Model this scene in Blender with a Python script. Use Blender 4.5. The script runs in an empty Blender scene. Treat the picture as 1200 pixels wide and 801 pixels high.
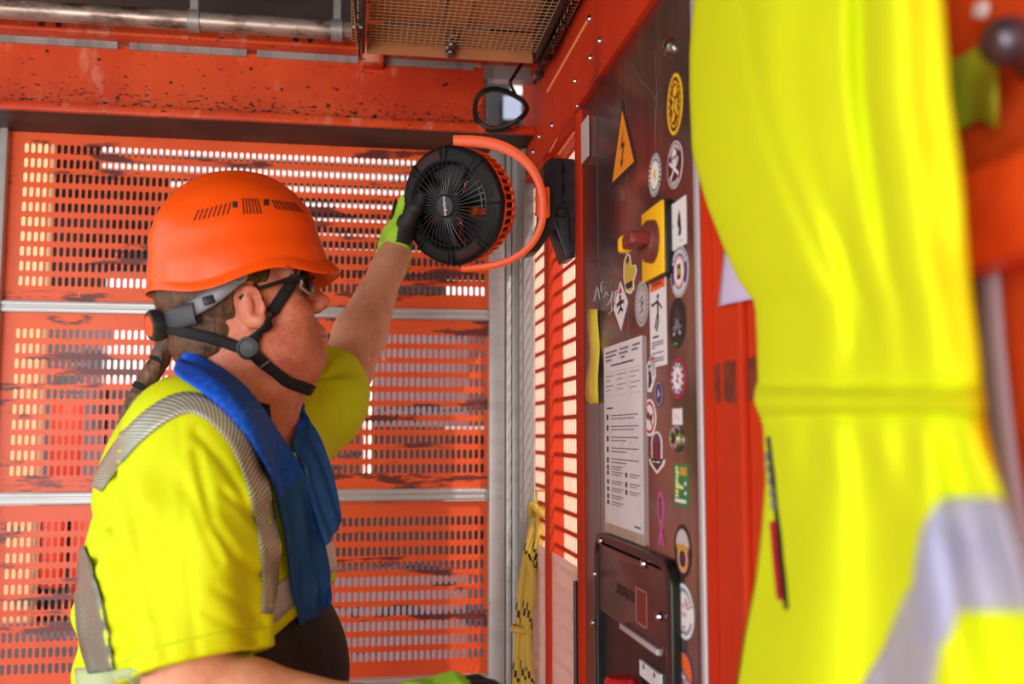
import bpy, bmesh, math, random
import numpy as np
from mathutils import Vector, Matrix
from mathutils.bvhtree import BVHTree

random.seed(7)
scn = bpy.context.scene
col = scn.collection
PI = math.pi

# ---------------------------------------------------------------- camera
FPX = 1150.0                       # focal length in pixels of a 1200x801 frame
TH, PH = math.radians(9.15), math.radians(5.37)
CAM = np.array([0, 0, 1.46])
FW = np.array([math.sin(TH)*math.cos(PH), math.cos(TH)*math.cos(PH), math.sin(PH)])
RT = np.array([math.cos(TH), -math.sin(TH), 0.0])
UP = np.cross(RT, FW)
AW = np.array([math.sin(TH), math.cos(TH), 0.0])       # horizontal, away from the viewer
ZZ = np.array([0, 0, 1.0])
cd = bpy.data.cameras.new('camera')
cd.sensor_width = 36
cd.lens = 36*FPX/1200
cd.clip_start = .02
cd.dof.use_dof = True
cd.dof.focus_distance = 1.70
cd.dof.aperture_fstop = 3.0
cam = bpy.data.objects.new('camera', cd)
col.objects.link(cam)
cam.matrix_world = Matrix(((RT[0], UP[0], -FW[0], CAM[0]), (RT[1], UP[1], -FW[1], CAM[1]),
                           (RT[2], UP[2], -FW[2], CAM[2]), (0, 0, 0, 1)))
scn.camera = cam

# ---------------------------------------------------------------- world, sun, exposure
scn.view_settings.view_transform = 'Standard'
scn.view_settings.look = 'None'
scn.view_settings.gamma = 1
scn.view_settings.use_curve_mapping = False
scn.view_settings.exposure = 0.34
w = bpy.data.worlds.new('sky')
scn.world = w
w.use_nodes = True
nt = w.node_tree
bg = nt.nodes['Background']
sky = nt.nodes.new('ShaderNodeTexSky')
sky.sky_type = 'NISHITA'
sky.sun_disc = False
sky.sun_elevation = math.radians(48)
sky.sun_rotation = math.radians(140)
sky.dust_density = 4
mixw = nt.nodes.new('ShaderNodeMixRGB')
mixw.inputs[0].default_value = .75
mixw.inputs[2].default_value = (1.0, .985, .96, 1)
scl = nt.nodes.new('ShaderNodeVectorMath'); scl.operation = 'SCALE'; scl.inputs[3].default_value = .22
nt.links.new(sky.outputs[0], scl.inputs[0])
nt.links.new(scl.outputs[0], mixw.inputs[1])
nt.links.new(mixw.outputs[0], bg.inputs[0])
bg.inputs[1].default_value = 1.0
sd = bpy.data.lights.new('sun', 'SUN')
sd.energy = 2.0
sd.angle = math.radians(1.0)
sd.color = (1, .93, .80)
so = bpy.data.objects.new('sun', sd)
col.objects.link(so)
so.location = (4, -4, 6)
so.rotation_euler = Vector((-.28, .70, -.72)).to_track_quat('-Z', 'Y').to_euler()
# area lamps added to strengthen daylight from the open side behind and left
def area(name, loc, target, sx, sy, power, color=(1, .98, .95)):
    l = bpy.data.lights.new(name, 'AREA')
    l.shape = 'RECTANGLE'; l.size = sx; l.size_y = sy; l.energy = power; l.color = color
    o = bpy.data.objects.new(name, l); col.objects.link(o)
    o.location = loc
    o.rotation_euler = (Vector(target)-Vector(loc)).to_track_quat('-Z', 'Y').to_euler()
area('daylight_lamp', (-1.35, -1.3, 1.25), (-.15, 1.7, 1.25), 1.5, 1.5, 46)
area('daylight_lamp_side', (-2.2, .6, 1.3), (0, 1.5, 1.3), 1.6, 1.7, 12)

# ---------------------------------------------------------------- pixel rays (used to read real positions off the plan)
def ray(x, y): return FW + RT*(x-600)/FPX - UP*(y-400.5)/FPX
def P(x, y, d): return CAM + d*ray(x, y)
def onX(x, y, X): d = ray(x, y); return CAM + d*(X/d[0])
def onY(x, y, Y): d = ray(x, y); return CAM + d*((Y)/d[1])

def lin(c): return tuple((v/255/12.92 if v/255 <= .04045 else ((v/255+.055)/1.055)**2.4) for v in c)

# ---------------------------------------------------------------- materials
MATS = {}
def mat(name, rgb, rough=.5, metal=0., spec=.5, var=None, bump=None, sss=0, coat=0, trans=0, alpha=1, ior=1.45):
    """var=(scale, rgb2, threshold_lo, threshold_hi, stretch) list; bump=(scale, strength)"""
    if name in MATS: return MATS[name]
    m = bpy.data.materials.new(name); m.use_nodes = True
    t = m.node_tree; b = t.nodes['Principled BSDF']
    b.inputs['Roughness'].default_value = rough
    b.inputs['Metallic'].default_value = metal
    b.inputs['Specular IOR Level'].default_value = spec
    b.inputs['Coat Weight'].default_value = coat
    b.inputs['Transmission Weight'].default_value = trans
    b.inputs['IOR'].default_value = ior
    if sss:
        b.inputs['Subsurface Weight'].default_value = sss
        b.inputs['Subsurface Radius'].default_value = (.01, .004, .002)
        b.inputs['Subsurface Scale'].default_value = 1
    base = lin(rgb)+(1,)
    b.inputs['Base Color'].default_value = base
    m.diffuse_color = base
    last = None
    tc = t.nodes.new('ShaderNodeTexCoord')
    geo = t.nodes.new('ShaderNodeNewGeometry')
    for k, (scale, rgb2, lo, hi, st) in enumerate(var or []):
        mp = t.nodes.new('ShaderNodeMapping'); mp.inputs['Scale'].default_value = st
        mp.inputs['Location'].default_value = (k*3.7, k*1.3, k*2.1)
        t.links.new(geo.outputs['Position'], mp.inputs[0])
        n = t.nodes.new('ShaderNodeTexNoise'); n.inputs['Scale'].default_value = scale
        n.inputs['Detail'].default_value = 6; n.inputs['Roughness'].default_value = .65
        t.links.new(mp.outputs[0], n.inputs[0])
        r = t.nodes.new('ShaderNodeMapRange'); r.inputs[1].default_value = lo; r.inputs[2].default_value = hi
        t.links.new(n.outputs[0], r.inputs[0])
        mx = t.nodes.new('ShaderNodeMixRGB')
        if last is None: mx.inputs[1].default_value = base
        else: t.links.new(last, mx.inputs[1])
        mx.inputs[2].default_value = lin(rgb2)+(1,)
        t.links.new(r.outputs[0], mx.inputs[0]); last = mx.outputs[0]
    if last is not None: t.links.new(last, b.inputs['Base Color'])
    if bump:
        n = t.nodes.new('ShaderNodeTexNoise'); n.inputs['Scale'].default_value = bump[0]
        n.inputs['Detail'].default_value = 4
        mp = t.nodes.new('ShaderNodeMapping'); mp.inputs['Scale'].default_value = bump[2] if len(bump) > 2 else (1, 1, 1)
        t.links.new(geo.outputs['Position'], mp.inputs[0]); t.links.new(mp.outputs[0], n.inputs[0])
        bp = t.nodes.new('ShaderNodeBump'); bp.inputs['Strength'].default_value = bump[1]; bp.inputs['Distance'].default_value = .004
        t.links.new(n.outputs[0], bp.inputs['Height']); t.links.new(bp.outputs[0], b.inputs['Normal'])
    MATS[name] = m
    return m

def stripes(m, rgb2, scale, angle=0., duty=.5, coord='UV'):
    """diagonal printed stripes over a material, from the strip's own UVs"""
    t = m.node_tree; b = t.nodes['Principled BSDF']
    tc = t.nodes.new('ShaderNodeTexCoord'); mp = t.nodes.new('ShaderNodeMapping')
    mp.inputs['Rotation'].default_value = (0, 0, angle)
    t.links.new(tc.outputs[coord], mp.inputs[0])
    wv = t.nodes.new('ShaderNodeTexWave'); wv.inputs['Scale'].default_value = scale
    t.links.new(mp.outputs[0], wv.inputs[0])
    r = t.nodes.new('ShaderNodeMapRange'); r.inputs[1].default_value = duty-.12; r.inputs[2].default_value = duty+.12
    t.links.new(wv.outputs['Fac'], r.inputs[0])
    mx = t.nodes.new('ShaderNodeMixRGB'); mx.inputs[1].default_value = b.inputs['Base Color'].default_value[:]
    mx.inputs[2].default_value = lin(rgb2)+(1,)
    t.links.new(r.outputs[0], mx.inputs[0]); t.links.new(mx.outputs[0], b.inputs['Base Color'])
    return m

ORANGE = mat('orange_paint', (228, 84, 32), .38, spec=.5, var=[
    (2.2, (205, 58, 26), .40, .65, (1, 1, 1)),
    (9, (186, 48, 24), .56, .72, (1, 1, 2.2)),
    (38, (226, 150, 130), .68, .74, (1, 1, .55))], bump=(60, .08))
GATE = mat('gate_sheet_paint', (240, 94, 38), .40, spec=.5, var=[
    (1.6, (226, 76, 30), .42, .62, (1, 1, 1)),
    (7, (112, 40, 34), .555, .60, (.55, 1, 2.6)),
    (46, (235, 170, 150), .69, .74, (1, 1, .5))], bump=(30, .06))
BEAM = mat('beam_paint', (224, 82, 34), .42, spec=.45, var=[
    (3, (198, 56, 26), .42, .62, (1, 1, 1)),
    (14, (222, 150, 124), .555, .72, (1.2, 1, .35)),
    (34, (52, 22, 18), .635, .67, (.6, 1, 1.5))], bump=(50, .1))
REDWALL = mat('red_wall_paint', (204, 58, 24), .6, spec=.15, var=[
    (2.5, (176, 44, 24), .42, .62, (1, 1, .3)),
    (6, (150, 46, 30), .58, .68, (1, 1, .2)),
    (60, (226, 160, 140), .71, .75, (1, 1, .7))], bump=(40, .06))
ALU = mat('aluminium_profile', (196, 194, 194), .38, .35, var=[
    (20, (180, 177, 175), .5, .72, (.25, 1, 1.2)), (60, (120, 105, 95), .68, .74, (.5, 1, 1))])
ALUG = mat('aluminium_weathered', (168, 162, 160), .45, .4, var=[(14, (128, 120, 116), .45, .7, (2, 1, .15))])
STEEL = mat('stainless_panel', (142, 126, 126), .2, .86, var=[
    (14, (112, 94, 94), .4, .7, (1, 2.4, .07)), (5, (168, 150, 146), .56, .74, (1, 1.4, .18)),
    (120, (205, 196, 190), .72, .78, (1, 1, .4))], bump=(90, .04, (1, 1, .05)))
EDGE = mat('bright_steel_edge', (196, 190, 194), .5, .4)
DARK = mat('dark_steel', (52, 42, 40), .5, .3, var=[(8, (78, 62, 56), .45, .7, (1, 1, .3))])
BLACK = mat('black_plastic', (24, 24, 27), .42)
BLACKG = mat('black_gloss', (16, 16, 18), .25)
GREYP = mat('grey_plastic', (118, 118, 126), .4)
CHROME = mat('chrome', (200, 200, 205), .15, 1)
FANOR = mat('fan_orange_plastic', (255, 92, 22), .38)
HELM = mat('helmet_orange', (255, 88, 14), .30, spec=.5, coat=.15)
WHITE = mat('white_print', (232, 226, 228), .5)
PAPER = mat('paper', (226, 220, 224), .7, var=[(10, (208, 202, 206), .45, .7, (1, 1, 1))])
INK = mat('ink', (40, 34, 38), .6)
INKG = mat('grey_ink', (120, 112, 116), .6)
YEL = mat('yellow_print', (248, 190, 20), .4)
ORP = mat('orange_print', (240, 100, 30), .4)
REDP = mat('red_print', (196, 30, 44), .4)
MAR = mat('maroon_print', (84, 22, 34), .4)
NAVY = mat('navy_print', (42, 44, 110), .4)
PINK = mat('pink_print', (236, 168, 168), .4)
MAG = mat('magenta_print', (196, 78, 150), .4)
GRN = mat('green_print', (22, 120, 66), .4)
LGREY = mat('pale_grey_print', (196, 184, 186), .5)
TEAL = mat('dark_green_print', (40, 46, 40), .4)
CONC = mat('concrete', (126, 126, 130), .85, var=[(3, (104, 104, 110), .4, .65, (1, 1, 1))])

# ---------------------------------------------------------------- object helpers
WLOC = {}
def link(name, me, parent=None, loc=(0, 0, 0)):
    o = bpy.data.objects.new(name, me)
    col.objects.link(o)
    loc = Vector(loc)
    o.location = loc
    if parent is not None:
        o.parent = parent
        o.matrix_parent_inverse = Matrix.Translation(-WLOC[parent.name])
    WLOC[o.name] = loc
    return o

def tag(o, label=None, cat=None, group=None, kind=None):
    if label: o['label'] = label
    if cat: o['category'] = cat
    if group: o['group'] = group
    if kind: o['kind'] = kind
    return o

def thing(name, loc, label, cat, group=None):
    return tag(link(name, None, None, loc), label, cat, group)

class MB:
    def __init__(s): s.v = []; s.f = []; s.m = []; s.uv = {}
    def add(s, vs, fs, mi=0):
        k = len(s.v)
        s.v += [tuple(float(c) for c in p) for p in vs]
        s.f += [tuple(i+k for i in f) for f in fs]
        s.m += [mi]*len(fs)
        return s
    def box(s, lo, hi, mi=0):
        (a, b, c), (d, e, f) = lo, hi
        a, d = min(a, d), max(a, d); b, e = min(b, e), max(b, e); c, f = min(c, f), max(c, f)
        return s.add([(a,b,c),(d,b,c),(d,e,c),(a,e,c),(a,b,f),(d,b,f),(d,e,f),(a,e,f)],
                     [(0,3,2,1),(4,5,6,7),(0,1,5,4),(1,2,6,5),(2,3,7,6),(3,0,4,7)], mi)
    def obox(s, c, ax, ay, az, mi=0):
        c, ax, ay, az = map(np.array, (c, ax, ay, az))
        vs = [c+i*ax+j*ay+k*az for k in (-1, 1) for i, j in ((-1,-1),(1,-1),(1,1),(-1,1))]
        return s.add(vs, [(0,3,2,1),(4,5,6,7),(0,1,5,4),(1,2,6,5),(2,3,7,6),(3,0,4,7)], mi)
    def tube(s, pts, r, n=8, mi=0, closed=False, cap=True):
        pts = [np.array(p, float) for p in pts]; N = len(pts)
        rs = r if hasattr(r, '__len__') else [r]*N
        rings = []; prev = None
        for i, p in enumerate(pts):
            a = pts[(i-1) % N] if (closed or i) else p; b = pts[(i+1) % N] if (closed or i < N-1) else p
            t = b-a; t /= np.linalg.norm(t)+1e-12
            if prev is None:
                h = np.array([0, 0, 1.]) if abs(t[2]) < .9 else np.array([1., 0, 0])
            else: h = prev
            u = h-t*(h@t); u /= np.linalg.norm(u)+1e-12; prev = u
            v = np.cross(t, u)
            rings.append([p+rs[i]*(math.cos(2*PI*k/n)*u+math.sin(2*PI*k/n)*v) for k in range(n)])
        vs = [q for g in rings for q in g]; fs = []
        for i in range(N if closed else N-1):
            j = (i+1) % N
            for k in range(n):
                l = (k+1) % n
                fs.append((i*n+k, i*n+l, j*n+l, j*n+k))
        if cap and not closed:
            fs.append(tuple(reversed(range(n)))); fs.append(tuple((N-1)*n+k for k in range(n)))
        return s.add(vs, fs, mi)
    def cyl(s, a, b, r, n=16, mi=0, r2=None): return s.tube([a, b], [r, r if r2 is None else r2], n, mi)
    def lathe(s, prof, c, ax, n=32, mi=0, arc=2*PI, mod=None):
        """prof: (radius, height along ax)"""
        c = np.array(c, float); ax = np.array(ax, float); ax /= np.linalg.norm(ax)
        h = np.array([0, 0, 1.]) if abs(ax[2]) < .9 else np.array([1., 0, 0])
        u = np.cross(h, ax); u /= np.linalg.norm(u); v = np.cross(ax, u)
        vs = []; fs = []; m = len(prof)
        for k in range(n):
            a = arc*k/n
            for j, (r, z) in enumerate(prof):
                rr = r*(mod(a, j) if mod else 1)
                vs.append(c+ax*z+rr*(math.cos(a)*u+math.sin(a)*v))
        for k in range(n):
            l = (k+1) % n
            for j in range(m-1): fs.append((k*m+j, l*m+j, l*m+j+1, k*m+j+1))
        return s.add(vs, fs, mi)
    def prism(s, poly, off, mi=0):
        """poly: list of 3-D points (planar), off: 3-D extrusion"""
        n = len(poly); off = np.array(off, float); poly = [np.array(p, float) for p in poly]
        vs = poly+[p+off for p in poly]
        fs = [tuple(range(n)), tuple(reversed(range(n, 2*n)))]
        fs += [(i, i+n, (i+1) % n+n, (i+1) % n) for i in range(n)]
        return s.add(vs, fs, mi)
    def grid(s, G, mi=0, closed_u=False, closed_v=False):
        nu, nv = len(G), len(G[0])
        vs = [p for r in G for p in r]; fs = []
        for i in range(nu if closed_u else nu-1):
            for j in range(nv if closed_v else nv-1):
                a, b = i*nv+j, i*nv+(j+1) % nv
                c, d = ((i+1) % nu)*nv+(j+1) % nv, ((i+1) % nu)*nv+j
                fs.append((a, b, c, d))
        return s.add(vs, fs, mi)
    def mesh(s, name, mats, smooth=False, org=(0, 0, 0), fix=True, auto=None):
        me = bpy.data.meshes.new(name)
        o = np.array(org, float)
        me.from_pydata([tuple(np.array(p)-o) for p in s.v], [], s.f)
        for m in (mats if isinstance(mats, (list, tuple)) else [mats]): me.materials.append(m)
        me.polygons.foreach_set('material_index', s.m)
        if fix:
            b = bmesh.new(); b.from_mesh(me); bmesh.ops.recalc_face_normals(b, faces=b.faces); b.to_mesh(me); b.free()
        if smooth:
            me.polygons.foreach_set('use_smooth', [True]*len(me.polygons))
            if auto: me.set_sharp_from_angle(angle=math.radians(auto))
        me.update()
        return me
    def build(s, name, mats, parent=None, smooth=False, fix=True, auto=35):
        a = np.array(s.v); c = (a.min(0)+a.max(0))/2; c[2] = a[:, 2].min()
        return link(name, s.mesh(name, mats, smooth, c, fix, auto), parent, c)

def bevel(o, wdt, seg=2):
    m = o.modifiers.new('bevel', 'BEVEL'); m.width = wdt; m.segments = seg; m.limit_method = 'ANGLE'
    for p in o.data.polygons: p.use_smooth = True
    m.harden_normals = False
    return o
def subsurf(o, lv=1):
    m = o.modifiers.new('subsurf', 'SUBSURF'); m.levels = lv; m.render_levels = lv
    for p in o.data.polygons: p.use_smooth = True
    return o
def solidify(o, t, off=-1):
    m = o.modifiers.new('solid', 'SOLIDIFY'); m.thickness = t; m.offset = off
    return o

def text_poly(s, spacing=1.0, bold=0.0):
    """2-D triangulated lettering: verts (x,y) centred with cap height about 1, faces"""
    cu = bpy.data.curves.new('t', 'FONT'); cu.body = s; cu.align_x = 'CENTER'; cu.align_y = 'CENTER'
    cu.space_character = spacing; cu.offset = bold; cu.resolution_u = 3
    ob = bpy.data.objects.new('t', cu); col.objects.link(ob)
    dg = bpy.context.evaluated_depsgraph_get()
    me = bpy.data.meshes.new_from_object(ob.evaluated_get(dg))
    v = [(p.co.x, p.co.y) for p in me.vertices]; f = [tuple(p.vertices) for p in me.polygons]
    bpy.data.objects.remove(ob); bpy.data.curves.remove(cu); bpy.data.meshes.remove(me)
    return v, f

# ---------------------------------------------------------------- implicit surfaces (numpy) for cloth and bodies
def vlen(a): return np.sqrt((a*a).sum(-1))
def smin(a, b, k):
    h = np.clip(.5+.5*(b-a)/k, 0, 1)
    return b*(1-h)+a*h-k*h*(1-h)
def smax(a, b, k): return -smin(-a, -b, k)
def cone(p, a, b, ra, rb):
    a = np.asarray(a); b = np.asarray(b); ab = b-a
    t = np.clip(((p-a)@ab)/(ab@ab), 0, 1)
    return vlen(p-a-t[..., None]*ab)-(ra+(rb-ra)*t)
def chain(p, pts, rs, k=.01):
    d = None
    for i in range(len(pts)-1):
        e = cone(p, pts[i], pts[i+1], rs[i], rs[i+1])
        d = e if d is None else smin(d, e, k)
    return d
def ell(p, c, r, M=None):
    q = p-np.asarray(c)
    if M is not None: q = q@np.asarray(M).T            # rows of M are the axes
    r = np.asarray(r)
    k0 = vlen(q/r); k1 = vlen(q/(r*r))
    return k0*(k0-1)/(k1+1e-9)
def rbox(p, c, h, r, M=None):
    q = p-np.asarray(c)
    if M is not None: q = q@np.asarray(M).T
    q = np.abs(q)-np.asarray(h)+r
    return vlen(np.maximum(q, 0))+np.minimum(q.max(-1), 0)-r
_w = np.random.RandomState(3)
_wd = _w.normal(size=(10, 3)); _wp = _w.uniform(0, 6.28, 10)
def wob(p, fr):
    s = 0
    for i in range(10): s = s+np.sin(p@_wd[i]*fr+_wp[i])
    return s/10

def surface(name, f, lo, hi, h, mats, parent=None, mi=None, smooth=True, B=8):
    """surface nets over the zero level of f, evaluated only in blocks near the surface"""
    lo = np.array(lo, float); hi = np.array(hi, float)
    nb = np.ceil((hi-lo)/(h*B)).astype(int)
    n = nb*B
    bc = np.stack(np.meshgrid(*[lo[i]+(np.arange(nb[i])+.5)*h*B for i in range(3)], indexing='ij'), -1)
    cv = f(bc.reshape(-1, 3)).reshape(nb)
    V = np.repeat(np.repeat(np.repeat(cv, B, 0), B, 1), B, 2).astype(np.float32)
    V = np.pad(V, ((0, 1),)*3, mode='edge')
    act = np.argwhere(np.abs(cv) < h*B*1.35)
    loc = np.stack(np.meshgrid(*[np.arange(B+1)]*3, indexing='ij'), -1).reshape(-1, 3)
    for s in range(0, len(act), 400):
        a = act[s:s+400]
        idx = (a[:, None, :]*B+loc[None]).reshape(-1, 3)
        V[idx[:, 0], idx[:, 1], idx[:, 2]] = f(lo+idx*h)
    S = V < 0
    c = np.zeros(n, np.int8)
    for dx in (0, 1):
        for dy in (0, 1):
            for dz in (0, 1): c += S[dx:n[0]+dx, dy:n[1]+dy, dz:n[2]+dz]
    cells = np.argwhere((c > 0) & (c < 8))
    acc = np.zeros((len(cells), 3)); cnt = np.zeros(len(cells))
    offs = [(i, j, k) for i in (0, 1) for j in (0, 1) for k in (0, 1)]
    for a in offs:
        for ax in range(3):
            if a[ax]: continue
            b = list(a); b[ax] = 1
            ia = cells+a; ib = cells+b
            va = V[ia[:, 0], ia[:, 1], ia[:, 2]].astype(float); vb = V[ib[:, 0], ib[:, 1], ib[:, 2]].astype(float)
            m = (va < 0) != (vb < 0)
            t = np.where(m, va/np.where(m, va-vb, 1), 0)
            pt = np.array(a, float)[None].repeat(len(cells), 0); pt[:, ax] += t
            acc[m] += pt[m]; cnt[m] += 1
    verts = lo+(cells+acc/np.maximum(cnt, 1)[:, None])*h
    ID = np.full(n, -1, np.int32); ID[cells[:, 0], cells[:, 1], cells[:, 2]] = np.arange(len(cells))
    quads = []
    for ax in range(3):
        sl0 = [slice(1, n[i]) for i in range(3)]; sl1 = list(sl0)
        sl0[ax] = slice(0, n[ax]); sl1[ax] = slice(1, n[ax]+1)
        d = S[tuple(sl0)] != S[tuple(sl1)]
        e = np.argwhere(d); o = np.array([1, 1, 1]); o[ax] = 0; e = e+o
        u, v = (ax+1) % 3, (ax+2) % 3
        du = np.zeros(3, int); du[u] = 1; dv = np.zeros(3, int); dv[v] = 1
        q = [e-du-dv, e-dv, e, e-du]
        q = np.stack([ID[x[:, 0], x[:, 1], x[:, 2]] for x in q], 1)
        ins = S[e[:, 0], e[:, 1], e[:, 2]]
        q = np.where(ins[:, None], q, q[:, ::-1])
        quads.append(q)
    q = np.concatenate(quads); q = q[(q >= 0).all(1)]
    org = (verts.min(0)+verts.max(0))/2; org[2] = verts[:, 2].min()
    me = bpy.data.meshes.new(name)
    me.vertices.add(len(verts)); me.vertices.foreach_set('co', (verts-org).ravel())
    me.loops.add(len(q)*4); me.loops.foreach_set('vertex_index', q.ravel().astype(np.int32))
    me.polygons.add(len(q)); me.polygons.foreach_set('loop_start', np.arange(len(q), dtype=np.int32)*4)
    for m in (mats if isinstance(mats, (list, tuple)) else [mats]): me.materials.append(m)
    if mi is not None:
        me.polygons.foreach_set('material_index', mi(verts[q].mean(1)).astype(np.int32))
    me.update(calc_edges=True)
    me.polygons.foreach_set('use_smooth', [True]*len(q))
    me.validate()
    o = link(name, me, parent, org)
    return o, verts, q
# ================================================================ THE HOIST CAGE
def perforated(name, u0, u1, z0, z1, nu, nz, pu, pz, hw, hh, plane, at, th, parent, m, uc=None, zc=None):
    """steel sheet with rows of stadium slots; plane 'Y' (facing -Y) or 'X' (facing -X)"""
    mb = MB()
    uc = (u0+u1)/2 if uc is None else uc; zc = (z0+z1)/2 if zc is None else zc
    a0, b0 = uc-nu*pu/2, zc-nz*pz/2
    def pt(u, z, d): return (u, at+d, z) if plane == 'Y' else (at+d, u, z)
    hole = []
    for k in range(6):
        a = PI*k/5; hole.append((hw*math.cos(a), hh-hw+hw*math.sin(a)))
    for k in range(6):
        a = PI+PI*k/5; hole.append((hw*math.cos(a), -(hh-hw)+hw*math.sin(a)))
    hu, hz = pu/2, pz/2
    outer = [(hu, 0), (hu, hz), (hu*.35, hz), (-hu*.35, hz), (-hu, hz), (-hu, 0), (-hu, 0), (-hu, -hz), (-hu*.35, -hz), (hu*.35, -hz), (hu, -hz), (hu, 0)]
    vs = []; fs = []
    for iu in range(nu):
        for iz in range(nz):
            cu, cz = a0+(iu+.5)*pu, b0+(iz+.5)*pz
            k = len(vs)
            vs += [pt(cu+x, cz+z, 0) for x, z in outer]+[pt(cu+x, cz+z, 0) for x, z in hole]
            vs += [pt(cu+x, cz+z, th) for x, z in hole]+[pt(cu+x, cz+z, th) for x, z in outer]
            for i in range(12):
                j = (i+1) % 12
                fs.append((k+i, k+j, k+12+j, k+12+i))
                fs.append((k+12+i, k+12+j, k+24+j, k+24+i))
                fs.append((k+24+i, k+24+j, k+36+j, k+36+i))
    mb.add(vs, fs)
    a1, b1 = a0+nu*pu, b0+nz*pz
    for (x0, x1, y0, y1) in ((u0, a0, z0, z1), (a1, u1, z0, z1), (a0, a1, z0, b0), (a0, a1, b1, z1)):
        p, q = pt(x0, y0, 0), pt(x1, y1, th)
        mb.box(p, q)
    return mb.build(name, m, parent, fix=False)

YB = 2.32
gate = tag(link('door_1', None, None, (-.23, YB, 0)), 'orange perforated hoist gate with three slotted sheets between pale rails', None, kind='structure')
for zc in (1.954, 1.532, 1.1065, .684):
    perforated('perforated_sheet', -.774, .318, zc-.198, zc+.198, 76, 10, .0139, .0338, .0043, .0111, 'Y', YB, .0016, gate, GATE, uc=-.219)
mb = MB(); mb.box((-.774, YB, .06), (.318, YB+.004, .46)); mb.build('kick_plate', GATE, gate)
def rail(z0, z1):
    mb = MB()
    mb.box((-.774, YB-.016, z0), (.316, YB+.02, z1))
    mb.box((-.774, YB-.019, z0+(z1-z0)*.62), (.316, YB-.016, z1-.002))
    mb.box((-.774, YB-.018, z0+.002), (.316, YB-.016, z0+(z1-z0)*.45))
    return bevel(mb.build('rail', ALU, gate), .0012)
for z0, z1 in ((1.7305, 1.7555), (1.3065, 1.3325), (.884, .9075), (.462, .486), (.02, .06)): rail(z0, z1)
mb = MB(); mb.box((-.774, YB-.008, 2.150), (.316, YB+.02, 2.158)); mb.build('top_rail', ALU, gate)
mb = MB()
for x0, x1, d in ((.316, .352, .026), (.352, .356, .012), (.356, .368, .024), (.368, .371, .010), (.371, .384, .026)):
    mb.box((x0, YB-d, 0), (x1, YB+.03, 2.158))
bevel(mb.build('stile', ALU, gate), .001)
mb = MB()
for x0, x1, d in ((-.830, -.795, .026), (-.795, -.790, .012), (-.790, -.774, .024)):
    mb.box((x0, YB-d, 0), (x1, YB+.03, 2.158))
bevel(mb.build('stile', ALU, gate), .001)
mb = MB(); mb.box((.384, YB-.055, 0), (.418, YB+.03, 2.14)); mb.box((.392, YB-.062, 0), (.398, YB-.055, 2.14))
mb.build('trim_1', ALUG).__setitem__('kind', 'structure')
mb = MB(); mb.box((-1.3, YB, 0), (-.832, YB+.02, 2.46)); mb.build('wall_back', GATE).__setitem__('kind', 'structure')

# header beam over the gate
hb = tag(link('trim_2', None, None, (-.2, 2.2, 2.14)), 'orange riveted header beam above the gate', None, kind='structure')
XO = onY(567, 120, 2.2)[0]
mb = MB(); mb.box((-1.3, 2.2, 2.160), (XO, 2.23, 2.31)); mb.build('web_plate', BEAM, hb)
mb = MB(); mb.box((-1.3, 2.14, 2.138), (.40, 2.153, 2.157)); bevel(mb.build('bottom_flange', BEAM, hb), .002)
mb = MB(); mb.box((-1.3, 2.154, 2.142), (.40, 2.318, 2.160)); mb.build('recess_plate', DARK, hb)
mb = MB(); mb.box((-1.3, 2.165, 2.318), (.40, 2.23, 2.372)); mb.box((-1.3, 2.155, 2.318), (.40, 2.165, 2.327)); mb.box((-1.3, 2.160, 2.350), (.40, 2.165, 2.356))
bevel(mb.build('top_channel', BEAM, hb), .0015)
for a, b in ((-40, 137), (151, 289), (301, 420), (445, 556)):
    x0, x1 = onY(a, 55, 2.19)[0], onY(b, 55, 2.19)[0]
    mb = MB(); mb.box((x0, 2.194, 2.3015), (x1, 2.2, 2.3175)); mb.box((x0, 2.192, 2.308), (x1, 2.195, 2.312)); mb.build('seam_strip', ALUG, hb)
BOLT = None
for (a, b) in ((48, 28), (68, 28), (346, 47), (363, 47)):
    p = onY(a, b, 2.163)
    if BOLT is None:
        mb = MB(); mb.box((p[0]-.004, 2.158, p[2]-.006), (p[0]+.004, 2.166, p[2]+.006)); o = mb.build('clip', DARK, hb); BOLT = o.data
    else: o = link('clip', BOLT, hb, (p[0], 2.162, p[2]-.006))
for (a, b) in ((55, 60), (116, 70), (294, 81), (128, 24), (274, 60), (193, 31), (330, 105), (200, 97)):
    p = onY(a, b, 2.2)
    mb = MB(); mb.cyl((p[0], 2.1995, p[2]), (p[0], 2.197, p[2]), .0032, 8); mb.build('rivet', DARK, hb)
p = onY(437, 75, 2.19)
mb = MB(); mb.box((p[0]-.023, 2.150, 2.29), (p[0]+.023, 2.2, 2.44)); bevel(mb.build('bracket_plate', BEAM, hb), .002)
# opening at the right end of the header
mb = MB(); mb.box((XO, 2.2, 2.285), (.40, 2.23, 2.318)); mb.box((XO, 2.21, 2.156), (XO+.012, 2.23, 2.29)); mb.build('opening_lintel', ALUG, hb)

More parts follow.
